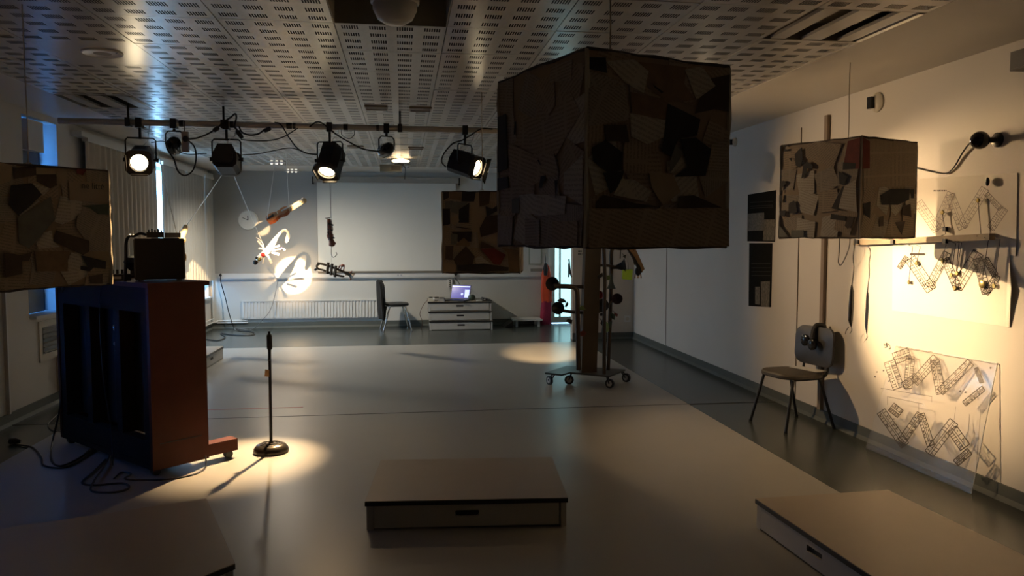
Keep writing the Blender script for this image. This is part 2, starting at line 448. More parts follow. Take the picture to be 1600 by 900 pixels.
#==================================================================== RISERS
M_top = mat('brown_riser_top', (0.34, 0.29, 0.23), 0.45, var=0.07, scale=4)
M_side = mat('pale_riser_side', (0.46, 0.45, 0.42), 0.5, var=0.06, scale=5)
M_edge = mat('black_edge_band', (0.01, 0.01, 0.011), 0.4)
def riser_poly(name, label, poly, z0=0.0, h=0.165, group=None, handles=(0,), top=None):
    """poly: corners counter-clockwise (xy); side panels with a slot, dark edge band, top board"""
    c = sum((V((*p, 0)) for p in poly), V())/len(poly)
    t = thing(name, label, 'platform', (c.x, c.y, z0), 0, group)
    P = [V((p[0], p[1], 0)) for p in poly]; n = len(P)
    def inset(d):
        out = []
        for i in range(n):
            a, b_, c_ = P[i-1], P[i], P[(i+1) % n]
            e1 = (b_-a).normalized(); e2 = (c_-b_).normalized()
            n1 = V((-e1.y, e1.x, 0)); n2 = V((-e2.y, e2.x, 0))
            out.append(b_ + (n1+n2)*(d/(1+n1.dot(n2))))
        return out
    MB().prism([p+V((0, 0, z0+h-0.028)) for p in inset(0.004)], (0, 0, 0.024)).build('edge_band', M_edge, t)
    MB().prism([p+V((0, 0, z0+h-0.004)) for p in inset(0.006)], (0, 0, 0.004)).build('top_board', top or M_top, t)
    I = inset(0.012); J = inset(0.03)
    for i in range(n):
        a, b_ = I[i], I[(i+1) % n]; a2, b2 = J[i], J[(i+1) % n]
        e = (b_-a).normalized(); L = (b_-a).length; up = V((0, 0, 1)); nn = V((e.y, -e.x, 0))
        zb, zt = z0+0.012, z0+h-0.028
        mid = (a+b_)/2; sw, sh = 0.065, 0.016; zc = zb+(zt-zb)*0.60
        pb = MB()
        def quad(u0, u1, za, zb_):
            pb.prism([a+e*u0+V((0, 0, za)), a+e*u1+V((0, 0, za)), a+e*u1+V((0, 0, zb_)), a+e*u0+V((0, 0, zb_))], -nn*0.016)
        if i in handles:
            quad(0.04, L/2-sw, zb, zt); quad(L/2+sw, L-0.04, zb, zt)
            quad(L/2-sw, L/2+sw, zb, zc-sh); quad(L/2-sw, L/2+sw, zc+sh, zt)
            s = pb.build('side_panel', M_side, t)
            k = MB(); pts = []
            for q in range(20):
                an = 2*math.pi*q/20
                x = (sw-sh)*(1 if cs(an) >= 0 else -1)+sh*cs(an); pts.append(mid+e*x+V((0, 0, zc+sh*sn(an)))-nn*0.014)
            k.prism(pts, -nn*0.01); k.build('handle_slot', M_edge, s)
        else:
            quad(0.04, L-0.04, zb, zt); pb.build('side_panel', M_side, t)
        q = MB(); q.prism([a+V((0, 0, z0)), a+e*0.037+V((0, 0, z0)), a+e*0.037-nn*0.03+V((0, 0, z0)), a-nn*0.03+V((0, 0, z0))], (0, 0, h-0.028))
        q.build('corner_post', M_side, t)
    return t
def rect(a, b, w):      # a->b front edge, depth w to the left of it
    a, b = V((*a, 0)), V((*b, 0)); e = (b-a).normalized(); nn = V((-e.y, e.x, 0))
    return [(q.x, q.y) for q in (a, b, b+nn*w, a+nn*w)]
riser_poly('stage_riser', 'low stage riser alone in the middle foreground, slot handle facing the camera', rect((-0.225, 4.235), (0.893, 4.145), 0.81))
riser_poly('stage_riser', 'low stage riser at the bottom right in front of the lit drawings', [(1.905, 4.0), (1.96, 2.86), (2.785, 2.90), (2.728, 4.035)], handles=(0, 2))
riser_poly('stage_riser', 'low stage riser cut off at the bottom left below the piano', [(-2.05, 4.06), (-1.40, 2.74), (-0.743, 3.497), (-1.085, 4.42)], handles=(0, 2))
riser_poly('stage_riser', 'low stage riser on the floor behind the piano, below the blue window gap', rect((-2.385, 9.55), (-2.362, 10.69), 0.80))
for k, lb in enumerate(('bottom riser of the stack of three under the laptop', 'middle riser of the stack of three under the laptop', 'top riser of the stack, carrying the open laptop')):
    dx = (0.0, -0.012, -0.02)[k]
    riser_poly('stage_riser', lb, rect((0.425+dx, 13.43), (1.535+dx, 13.41), 0.80), z0=0.166*k, group='stacked risers at the far wall')

#==================================================================== COLLAGE BOXES
def dark(n, c): return mat(n, c, 0.8, var=0.35, scale=22)
PAP = {
 'n': newsprint('newsprint_brown', (0.35, 0.28, 0.205), (0.10, 0.08, 0.06)),
 'm': newsprint('newsprint_grey', (0.33, 0.285, 0.23), (0.09, 0.08, 0.07), 95, 9),
 'k': dark('black_photo_print', (0.022, 0.020, 0.022)),
 'd': dark('dark_brown_print', (0.06, 0.042, 0.03)),
 'b': dark('rust_brown_print', (0.21, 0.14, 0.085)),
 'l': newsprint('pale_paper', (0.46, 0.42, 0.35), (0.20, 0.18, 0.15), 60, 4),
 't': mat('tan_paper', (0.34, 0.27, 0.19), 0.85, var=0.12, scale=10),
 'g': dark('grey_photo_print', (0.14, 0.14, 0.125)),
 'e': dark('dark_green_print', (0.06, 0.085, 0.065)),
 'r': dark('dark_red_print', (0.15, 0.025, 0.02)),
}
def inv_bil(q, p):
    u = v = 0.5
    for _ in range(12):
        A = [q[0][i]*(1-u)*(1-v)+q[1][i]*u*(1-v)+q[2][i]*u*v+q[3][i]*(1-u)*v for i in (0, 1)]
        du = [(q[1][i]-q[0][i])*(1-v)+(q[2][i]-q[3][i])*v for i in (0, 1)]
        dv = [(q[3][i]-q[0][i])*(1-u)+(q[2][i]-q[1][i])*u for i in (0, 1)]
        ex, ey = p[0]-A[0], p[1]-A[1]; dt = du[0]*dv[1]-du[1]*dv[0]
        u += (ex*dv[1]-ey*dv[0])/dt; v += (du[0]*ey-du[1]*ex)/dt
    return min(1, max(0, u)), min(1, max(0, v))
def collage_box(name, label, corners, zb, hh, faces, hang, hook_m, seed):
    """corners: 4 xy counter-clockwise; faces: {edge index: (crop quad TL,TR,BR,BL, [(code, polygon)...])}"""
    rnd = random.Random(seed)
    C = [V((*c, zb)) for c in corners]; ctr = sum(C, V())/4
    t = thing(name, label, 'box', (ctr.x, ctr.y, zb), 0, 'collage boxes hung from the ceiling')
    b = MB(); b.prism(C, (0, 0, hh)); b.build('cardboard_box', mat('brown_cardboard', (0.30, 0.23, 0.16), 0.8, var=0.15), t)
    # worn taped edges
    for i in range(4):
        e = MB(); p = [C[i]+V((rnd.uniform(-.003, .003), rnd.uniform(-.003, .003), hh*k/7)) for k in range(8)]
        e.tube(p, [0.006+rnd.uniform(-.001, .003) for _ in range(8)], 5); e.build('paper_edge', PAP['l'], t)
        for z in (0, hh):
            e = MB(); a, c = C[i]+V((0, 0, z)), C[(i+1) % 4]+V((0, 0, z))
            e.tube([a.lerp(c, k/9)+V((0, 0, rnd.uniform(-.004, .004))) for k in range(10)], [0.004+rnd.uniform(-.001, .003) for _ in range(10)], 5); e.build('paper_edge', PAP['d'], t)
    for i in range(4):
        a, c = C[i], C[(i+1) % 4]; ex = (c-a); n = V((ex.y, -ex.x, 0)).normalized(); W = ex.length; ex.normalize()
        lay = [0.0012]
        def scrap(code, uv):
            k = len(uv); mb = MB(); o = n*lay[0]; lay[0] += 0.00035
            pts = [a+ex*(u*W)+V((0, 0, hh*(1-v)))+o for u, v in uv]
            mb.prism(pts, n*0.0008)
            an = rnd.choice((0, 0, 1.57, 0.5, -0.6, 0.25)) + rnd.uniform(-.1, .1); off = rnd.random()
            for fi in range(len(mb.f)):
                mb.uv[fi] = []
                for vi in mb.f[fi]:
                    u, v = uv[vi % k]; x, y = u*W, (1-v)*hh
                    mb.uv[fi].append((x*cs(an)-y*sn(an)+off, x*sn(an)+y*cs(an)+off))
            mb.build('paper_scrap', PAP[code], t)
        given = faces.get(i)
        gx, gy = (4, 4) if given else (3, 3)
        for gi in range(gx):
            for gj in range(gy):
                u, v = (gi+rnd.uniform(.3, .7))/gx, (gj+rnd.uniform(.3, .7))/gy
                r0 = 0.17 if given else 0.22; a0 = rnd.uniform(-.5, .5)
                pol = [(min(1, max(0, u+r0*rnd.uniform(.7, 1.2)*cs(a0+q*math.pi/2+.78))), min(1, max(0, v+r0*rnd.uniform(.7, 1.2)*sn(a0+q*math.pi/2+.78)))) for q in range(4)]
                scrap(rnd.choice('nnnnmmml' if given else 'nnmkdtlbg'), pol)
        if given:
            q, L = given
            for code, pol in L: scrap(code, [inv_bil(q, p) for p in pol])
    # hanging cord
    top = V((ctr.x+hang[0], ctr.y+hang[1], zb+hh)); e = MB()
    e.tube([top+V((0, 0, -0.003)), top+V((0.003, 0, (ZC-zb-hh)*0.3)), top+V((0, 0.002, (ZC-zb-hh)*0.7)), V((top.x, top.y, ZC+0.012))], 0.0028, 5); e.build('hanging_cord', hook_m, t)
    e = MB(); e.tube([top+V((0.02*cs(k), 0.006*k/6, 0.016+0.02*sn(k))) for k in range(7)], 0.003, 5); e.build('cord_loop', hook_m, t)
    return t
BIGR = ((410, 25), (1040, 100), (1028, 880), (410, 885)); BIGL = ((30, 172), (405, 22), (405, 885), (32, 885))
big_r = [('b', [(620,80),(830,100),(820,170),(870,240),(740,250),(660,190)]), ('d', [(930,150),(1035,130),(1030,290),(960,280),(870,300)]), ('k', [(415,65),(480,65),(485,130),(415,115)]), ('l', [(480,80),(600,70),(660,120),(640,215),(560,170)]), ('m', [(415,120),(500,150),(540,170),(480,200),(415,190)]),
 ('l', [(820,110),(900,95),(965,180),(875,240)]), ('m', [(412,195),(560,180),(580,330),(412,360)]), ('b', [(580,210),(740,240),(740,320),(660,330),(590,300)]), ('d', [(477,355),(565,352),(578,425),(480,420)]),
 ('n', [(555,435),(660,440),(655,560),(550,560)]), ('l', [(580,300),(735,330),(730,400),(655,435),(585,400)]), ('k', [(425,450),(480,418),(548,470),(545,550),(490,560),(430,510)]), ('k', [(470,560),(555,550),(540,620),(500,650)]),
 ('d', [(440,690),(470,655),(600,690),(700,705),(440,712)]), ('l', [(545,585),(600,590),(672,640),(650,685),(512,655)]), ('k', [(742,258),(890,325),(875,395),(790,410),(758,485),(718,465)]), ('k', [(800,410),(870,405),(942,455),(915,570),(770,575),(830,530)]), ('g', [(775,435),(815,470),(755,555),(750,520)]),
 ('m', [(945,430),(1030,410),(1025,560),(925,550)]), ('t', [(660,560),(760,560),(800,640),(720,700),(670,620)]), ('d', [(790,660),(860,655),(995,710),(790,710)]), ('n', [(412,715),(1027,712),(1028,880),(412,885)]), ('k', [(675,178),(720,210),(712,214),(680,188)])]
big_l = [('n', [(130,310),(260,330),(350,200),(390,300),(300,480),(220,470)]), ('m', [(275,90),(360,70),(355,160),(270,165)]), ('n', [(80,430),(200,480),(290,470),(310,560),(190,620),(100,610)]), ('l', [(330,560),(400,480),(400,700),(330,650)]),
 ('k', [(33,325),(75,308),(82,545),(33,565)]), ('k', [(33,590),(85,580),(88,630),(33,645)]), ('l', [(140,660),(210,650),(215,740),(150,750)]), ('l', [(210,655),(340,660),(335,740),(210,750)]), ('m', [(35,750),(110,755),(105,880),(35,880)]), ('m', [(170,760),(235,765),(232,880),(170,880)]), ('n', [(290,770),(385,770),(385,880),(290,880)]),
 ('g', [(108,680),(143,672),(143,738),(108,740)]), ('k', [(120,340),(128,340),(124,395),(117,395)]), ('k', [(240,575),(262,570),(245,625),(232,628)]), ('k', [(297,592),(310,590),(302,670)]), ('k', [(226,505),(233,502),(241,528)])]
collage_box('collage_box', 'largest collage-papered box, hanging close to the camera above the centre', [(0.579, 2.449), (1.141, 2.658), (0.932, 3.22), (0.369, 3.011)], 1.568, 0.627, {0: (BIGR, big_r), 3: (BIGL, big_l)}, (0, 0), M_twine, 1)
SML = ((105, 125), (690, 62), (655, 812), (68, 805)); SMR = ((690, 62), (1107, 122), (1075, 825), (655, 812))
sm_l = [('k', [(120,122),(165,119),(140,135)]), ('k', [(130,150),(165,150),(160,165),(130,165)]), ('k', [(170,215),(195,212),(190,240)]), ('k', [(215,190),(240,160),(272,135),(275,225),(255,285),(222,270)]), ('k', [(280,265),(310,240),(352,270),(345,300),(310,290),(290,355),(262,365)]), ('k', [(95,390),(125,380),(148,400),(110,430),(90,470)]),
 ('k', [(82,490),(110,485),(108,540),(85,540)]), ('k', [(82,605),(135,600),(125,650),(85,640)]), ('k', [(160,550),(200,530),(218,550),(222,620),(158,625)]), ('g', [(175,750),(270,750),(270,803),(170,803)]), ('g', [(80,710),(150,800),(72,800)]), ('r', [(605,95),(688,70),(685,300),(565,300)]), ('k', [(570,250),(655,260),(650,300),(565,305)]), ('k', [(535,315),(600,355),(570,420),(540,410)]),
 ('l', [(560,440),(650,380),(655,620),(530,590)]), ('k', [(560,430),(575,425),(525,590),(570,615),(480,590)]), ('k', [(478,630),(578,655),(575,685),(470,670)]), ('d', [(600,650),(635,660),(620,720),(590,745),(570,720)])]
sm_r = [('n', [(695,80),(1100,130),(1080,440),(690,440)]), ('r', [(692,70),(740,100),(735,300),(685,300)]), ('k', [(685,560),(735,545),(730,670),(690,640)]), ('k', [(810,500),(890,455),(1035,460),(1030,540),(940,575),(820,570)]), ('k', [(1045,465),(1070,465),(1068,530),(1045,530)]), ('d', [(975,590),(1040,570),(1045,670),(970,650)]), ('d', [(800,660),(830,655),(828,730),(795,730)]), ('d', [(915,705),(995,700),(965,800)])]
collage_box('collage_box', 'collage-papered box hanging by the right wall, in front of the lit drawings', [(2.8, 4.513), (3.347, 4.761), (3.099, 5.307), (2.553, 5.06)], 1.598, 0.622, {0: (SMR, sm_r), 3: (SML, sm_l)}, (0, 0), M_twine, 2)
LFT = ((-50, 35), (708, 132), (692, 862), (-50, 865))
lf_f = [('t', [(0,40),(75,60),(60,160),(0,180)]), ('d', [(80,80),(215,70),(220,130),(80,150)]), ('d', [(215,120),(340,130),(340,200),(300,220),(215,170)]), ('t', [(215,80),(345,100),(345,130),(215,125)]), ('t', [(345,95),(415,105),(410,200),(345,200)]), ('k', [(60,190),(180,180),(250,250),(100,390),(40,310)]), ('l', [(190,180),(300,220),(250,265)]), ('g', [(90,400),(300,270),(320,420),(150,600),(90,560)]), ('l', [(100,380),(220,290),(225,300),(105,390)]),
 ('t', [(420,180),(700,200),(690,330),(420,300)]), ('r', [(480,95),(545,100),(520,145),(475,130)]), ('e', [(490,340),(695,340),(690,410),(610,400),(560,360)]), ('m', [(470,400),(560,380),(690,430),(690,650),(560,640),(450,470)]), ('d', [(320,490),(540,570),(535,640),(490,660),(300,560)]), ('l', [(190,565),(240,500),(290,490),(300,560),(340,600),(205,605)]), ('b', [(180,620),(400,630),(380,760),(190,750)]), ('l', [(385,690),(415,635),(480,690),(460,770),(385,760)]),
 ('k', [(475,660),(650,710),(645,760),(520,740)]), ('k', [(470,730),(560,745),(530,770),(468,755)]), ('d', [(525,800),(620,790),(615,855),(530,850)]), ('d', [(0,620),(100,640),(100,760),(0,780)]), ('d', [(100,640),(165,620),(140,680),(100,680)])]
lbox = collage_box('collage_box', 'collage-papered box at the left edge, bright rim light down its side', [(-1.853, 3.859), (-1.527, 4.362), (-2.03, 4.689), (-2.357, 4.186)], 1.354, 0.588, {0: (LFT, lf_f)}, (0.07, 0.0), M_twine, 3)
mt = D.materials.new('translucent_paper'); mt.use_nodes = True; nt_ = mt.node_tree
tl = nt_.nodes.new('ShaderNodeBsdfTranslucent'); tl.inputs[0].default_value = (0.75, 0.66, 0.5, 1); mx_ = nt_.nodes.new('ShaderNodeMixShader'); mx_.inputs[0].default_value = 0.6
nz_ = nt_.nodes.new('ShaderNodeTexNoise'); nz_.inputs['Scale'].default_value = 40; nt_.links.new(nz_.outputs['Fac'], nt_.nodes['Principled BSDF'].inputs['Base Color'])
nt_.links.new(nt_.nodes['Principled BSDF'].outputs[0], mx_.inputs[1]); nt_.links.new(tl.outputs[0], mx_.inputs[2]); nt_.links.new(mx_.outputs[0], nt_.nodes['Material Output'].inputs[0])
def torn_edge(box, corner, dirv, zb, hh, seed):
    rnd = random.Random(seed); b = MB(); vs = []; n = 22; dirv = V(dirv).normalized(); c = V((*corner, zb)); nn_ = V((-dirv.y, dirv.x, 0))
    for k in range(n+1):
        w = 0.011+rnd.uniform(-0.003, 0.004); p_ = c+V((0, 0, hh*k/n)); vs += [p_-dirv*0.004, p_+dirv*w+nn_*rnd.uniform(-.002, .002)]
    b.add(vs, [(2*k, 2*k+1, 2*k+3, 2*k+2) for k in range(n)]); return b.build('torn_paper_edge', mt, box)
torn_edge(lbox, (-1.527, 4.362), (0.545, 0.838, 0), 1.354, 0.588, 5)
a, c = V((-1.853, 3.859, 0)), V((-1.527, 4.362, 0)); ex = (c-a).normalized(); nn = V((ex.y, -ex.x, 0)); pp = a+ex*0.44+V((0, 0, 1.354+0.588*0.84))+nn*0.012
text_mesh('printed_words', 'ne litt\u00e9', 0.045, Matrix(((ex.x, 0, nn.x, pp.x), (ex.y, 0, nn.y, pp.y), (0, 1, 0, pp.z), (0, 0, 0, 1))), M_black, lbox)
FAR = ((45, 115), (745, 105), (748, 818), (70, 830))
far_f = [('t', [(350,120),(380,120),(385,245),(440,240),(440,330),(390,470),(320,460),(300,200)]), ('k', [(55,125),(105,120),(105,170),(60,190)]), ('b', [(110,115),(220,115),(215,195),(115,175)]), ('k', [(225,112),(350,112),(335,200),(220,200)]), ('d', [(378,112),(480,115),(470,220),(385,242)]), ('g', [(75,200),(150,195),(130,270),(75,265)]), ('g', [(150,200),(280,205),(185,310),(125,290)]), ('k', [(200,270),(292,210),(292,385),(200,385)]), ('k', [(55,265),(120,265),(125,400),(60,415)]), ('t', [(125,340),(195,325),(205,370),(170,410),(125,390)]),
 ('k', [(440,240),(500,260),(560,220),(560,270),(450,330)]), ('d', [(440,330),(560,310),(560,460),(400,510),(390,430)]), ('k', [(180,420),(310,435),(310,442),(180,428)]), ('k', [(135,465),(318,463),(315,550),(200,555)]), ('g', [(135,480),(195,490),(190,580),(135,580)]), ('b', [(200,560),(250,515),(310,570),(300,590),(180,585)]), ('t', [(415,530),(560,460),(575,590)]), ('d', [(405,545),(545,605),(400,605)]), ('r', [(400,610),(520,605),(625,660),(575,750),(520,745)]), ('d', [(160,710),(270,590),(350,680),(330,760),(190,760)]),
 ('l', [(350,700),(400,675),(500,745),(370,755)]), ('k', [(195,760),(430,740),(650,768),(650,800),(400,815),(200,810)]), ('d', [(90,590),(160,590),(155,715),(90,710)]), ('t', [(75,725),(190,760),(185,820),(75,825)]), ('b', [(585,600),(740,620),(745,810),(655,810),(640,640)])]
collage_box('collage_box', 'farthest collage-papered box, hanging flat on in front of the projection screen', [(0.303, 6.085), (0.892, 5.971), (1.006, 6.56), (0.417, 6.674)], 1.325, 0.629, {0: (FAR, far_f)}, (-0.02, 0.0), M_twine, 4)

#==================================================================== LIGHTING BAR AND LAMPS
def barY(x): return 7.25 + (x+2.92)*0.03
BZ = 2.60
bar = thing('lighting_bar', 'horizontal steel lighting bar slung below the ceiling, carrying spotlights', 'pipe', (-0.1, barY(-0.1), BZ-0.03))
MB().cyl((-2.92, barY(-2.92), BZ), (2.9, barY(2.9), BZ), 0.027, n=18).build('pipe', M_steel, bar, True)
for px in (203, 350, 625, 800, 1000):
    x = aty(px, 200, 7.3).x; y = barY(x)
    e = MB(); e.cyl((x, y, BZ+0.02), (x, y, ZC-0.001), 0.010, n=8); e.box((x, y, BZ), (0.04, 0.075, 0.075)); e.build('suspension_clamp', M_black, bar)
for px, w in ((285, 9), (363, 8), (452, 12), (540, 10), (590, 6), (460, 6)):
    x = aty(px, 200, 7.3).x; y = barY(x); MB().cyl((x-0.012*w/6, y, BZ), (x+0.012*w/6, y, BZ), 0.0295, n=14).build('tape_wrap', M_edge, bar)

M_inner = mat('lamp_front_metal', (0.05, 0.04, 0.03), 0.35, 0.3)
def hang_clamp(t, x, y, z_to):
    e = MB(); e.box((x, y, BZ-0.005), (0.05, 0.085, 0.085)); e.box((x, y+0.055, BZ), (0.02, 0.06, 0.012)); e.cyl((x, y, BZ-0.04), (x, y, z_to), 0.012, n=8); e.build('hook_clamp', M_black, t)
def stage_lamp(label, px, py, target, lit, size=0.83, y=None, watts=0, deg=30, blend=0.6, lr=0.03, spill=0.0, flap=False, halo=None):
    yy = 7.3 if y is None else y
    c = aty(px, py, yy); x = c.x; by = barY(x)
    c = V((x, by, c.z))
    t = thing('stage_spotlight', label, 'spotlight', (x, by, c.z-0.2), 0, 'stage spotlights on the lighting bar')
    Mx = look(c, target); s = size
    L, W = 0.30*s, 0.115*s
    prof = [(-0.62*W, 1.12*W), (0.62*W, 1.12*W), (1.05*W, 0.25*W), (1.05*W, -0.75*W), (0.7*W, -1.1*W), (-0.7*W, -1.1*W), (-1.05*W, -0.75*W), (-1.05*W, 0.25*W)]
    e = MB(Mx); e.prism([(x_, -L*0.55, z_) for x_, z_ in prof], (0, L, 0))
    e.prism([(x_*0.7, -L*0.62, z_*0.7) for x_, z_ in prof], (0, L*0.1, 0)); bd = e.build('housing', M_black, t)
    e = MB(Mx)
    for k in range(4): e.box((0, -L*0.35+k*0.045*s, 1.14*W), (0.9*W, 0.016*s, 0.008*s))
    e.build('vent_ribs', M_edge, bd)
    MB(Mx).box((0.25*W, -L*0.555-0.003, 0.45*W), (0.5*W, 0.008, 0.3*W)).build('rating_plate', mat('pale_rating_plate', (0.12, 0.11, 0.07), 0.5), bd)
    # front: square frame with round opening, colour-frame runners
    e = MB(Mx); f = L*0.45; n = 28; R0 = 0.80*W; vs = []; fs = []
    for k in range(n):
        a = 2*math.pi*k/n; sq = 1.13*W/max(abs(cs(a)), abs(sn(a))); sq = min(sq, 1.35*W)
        vs += [(R0*cs(a), f, R0*sn(a)), (sq*cs(a), f, sq*sn(a)), (R0*cs(a), f+0.028*s, R0*sn(a)), (sq*cs(a), f+0.028*s, sq*sn(a))]
    for k in range(n):
        a, b_ = 4*k, 4*((k+1) % n)
        fs += [(a, b_, b_+1, a+1), (a+2, a+3, b_+3, b_+2), (a, a+2, b_+2, b_), (a+1, b_+1, b_+3, a+3)]
    e.add(vs, fs); fr = e.build('front_frame', M_inner, t)
    e = MB(Mx)
    for q in range(3):
        an = -math.pi/2+q*math.pi/2 if q != 1 else -math.pi/2
        px_, pz_ = ((-1.05*W, 0), (0, -1.05*W), (1.05*W, 0))[q]
        e.box((px_, f+0.045*s, pz_), (0.012*s if q != 1 else 1.4*W, 0.035*s, 1.4*W if q != 1 else 0.012*s))
    e.build('frame_runner', M_inner, fr)
    e = MB(Mx); R1 = 0.79*W; prof2 = [(R1, 0), (R1*0.85, 0.008*s), (R1*0.55, 0.017*s), (0.001, 0.022*s)]
    e.lathe(prof2, 28, (0, f-0.004, 0), Matrix.Rotation(-math.pi/2, 3, 'X')); e.build('lens', (mat('fill_lamp_lens', (1, .9, .7), 0.3, emit=(1, .8, .5), estr=2.5) if lit == 'dim' else M_hot) if lit else M_gloss, t, True)
    for s_ in (-1, 1):
        e = MB(Mx); e.cyl((s_*1.05*W, -L*0.05, 0), (s_*1.36*W, -L*0.05, 0), 0.012*s); e.cyl((s_*1.30*W, -L*0.05, 0), (s_*1.48*W, -L*0.05, 0), 0.022*s, n=10); e.build('tilt_knob', M_black, t)
    # yoke hangs upright from the bar
    ax = (Mx.to_3x3() @ V((1, 0, 0))); piv = Mx @ V((0, -L*0.05, 0)); zt = BZ-0.16*s if BZ-0.16*s > piv.z+0.05 else piv.z+0.06
    wv = ax*1.27*W; e = MB(); th = 0.016*s
    for sg in (-1, 1):
        a0 = piv+wv*sg; a1 = V((a0.x, a0.y, zt-0.02)); a2 = V((piv.x+wv.x*sg*0.86, piv.y+wv.y*sg*0.86, zt))
        e.tube([a0, a1, a2, V((piv.x, piv.y, zt))], th*0.55, 6)
    e.build('yoke', M_black, t)
    hang_clamp(t, piv.x, by, zt-0.01)
    if abs(piv.y-by) > 0.015: MB().tube([(piv.x, piv.y, zt), (piv.x, by, zt)], 0.01).build('yoke_bolt', M_black, t)
    e = MB(); q0 = Mx @ V((0, -L*0.5, W)); e.tube(curve([q0, q0+V((0.05, 0, 0.06)), V((piv.x+0.07, by, BZ-0.1)), V((piv.x+0.09, by, BZ+0.03))]), 0.003, 5); e.build('safety_cable', M_steel, t)
    if flap:
        e = MB(Mx); a = V((-1.1*W, f+0.03, -W)); b_ = V((-1.1*W, f+0.03, W)); d = V((flap, f+0.13, 0))
        e.prism([a, b_, V((d.x, d.y, W*1.3)), V((d.x, d.y, -W*1.3))], (-0.002, -0.001, 0)); e.build('barn_door', mat('flat_black_paint', (0.0015, 0.0015, 0.0015), 0.95, spec=0.0), t)
    if watts:
        spot(t, Mx @ V((0, f+0.035, 0)), target, watts, deg, blend, lr)
        if halo: spot(t, Mx @ V((0, f+0.035, 0)), target, halo[0], halo[1], 1.0, lr)
        if spill: spot(t, Mx @ V((0, f+0.26, 0)), target, spill, 110, 1.0, 0.05)
    return t
TGT4 = wr(1438, 495)
stage_lamp('leftmost black stage spotlight, lens glowing towards the camera above the piano', 222, 251, (-1.75, 4.3, 1.45), True, watts=1000, deg=22, blend=0.7)
stage_lamp('black stage spotlight turned away, throwing a bright disc on the far wall', 355, 250, aty(458, 430, YF), False, watts=15000, deg=5.6, blend=0.25, lr=0.02, halo=(2200, 11))
stage_lamp('black stage spotlight in the middle of the bar, aimed down at the microphone stand', 515, 252, (-1.15, 5.75, 0), True, watts=1700, deg=28, blend=1.0, spill=22)
stage_lamp('black stage spotlight beside the big box, turned towards the right wall', 729, 256, TGT4, True, watts=2300, deg=27, blend=1.0, lr=0.006, spill=165, flap=-0.019)
stage_lamp('stage spotlight hidden behind the big box, lighting the floor by the rolling tree', 850, 262, fl(850, 553), True, watts=1600, deg=20, blend=0.8)

stage_lamp('added fill spotlight hidden behind the big box, at the bar end, washing the upper drawing', 1096, 262, (3.6, 4.4, 1.72), 'dim', watts=330, deg=36, blend=1.0)  # unseen fill lamp added to brighten the shaded upper drawing
def pin_spot(label, px, py, target, watts, deg, by=None):
    c = aty(px, py, 7.3); by = barY(c.x); c = V((c.x, by, c.z))
    t = thing('pin_spot', label, 'spotlight', (c.x, by, c.z-0.09), 0, 'small pin spots on the lighting bar')
    Mx = look(c, target); A = Matrix.Rotation(-math.pi/2, 3, 'X')
    MB(Mx).lathe([(0.001, -0.12), (0.03, -0.115), (0.048, -0.09), (0.056, -0.05), (0.062, 0.0), (0.066, 0.06), (0.066, 0.075), (0.056, 0.075), (0.054, 0.05), (0.001, 0.045)], 24, (0, 0, 0), A).build('lamp_can', M_gloss, t, True)
    MB(Mx).lathe([(0.053, 0.05), (0.04, 0.056), (0.001, 0.06)], 20, (0, 0, 0), A).build('lens', mat('small_lit_lens', (1, .9, .7), 0.3, emit=(1, .8, .5), estr=6), t, True)
    zt = min(c.z+0.12, BZ-0.06); ax = Mx.to_3x3() @ V((1, 0, 0)); e = MB()
    e.tube([c+ax*0.072, V((c.x+ax.x*.072, c.y+ax.y*.072, zt-0.03)), V((c.x+ax.x*.05, c.y+ax.y*.05, zt)), V((c.x-ax.x*.05, c.y-ax.y*.05, zt)), V((c.x-ax.x*.072, c.y-ax.y*.072, zt-0.03)), c-ax*0.072], 0.006, 6); e.build('yoke', M_black, t)
    hang_clamp(t, c.x, by, zt-0.005)
    if watts: spot(t, Mx @ V((0, 0.085, 0)), target, watts, deg, 0.5, 0.02)
    return t
pin_spot('small round pin spot hanging beside the white junction box', 274, 227, on(0, XL+0.08, 300, 428), 4500, 5.0)
pin_spot('small glossy pin spot hanging in the middle between two larger lamps', 604, 233, aty(464, 322.5, 11.3), 6000, 2.3)

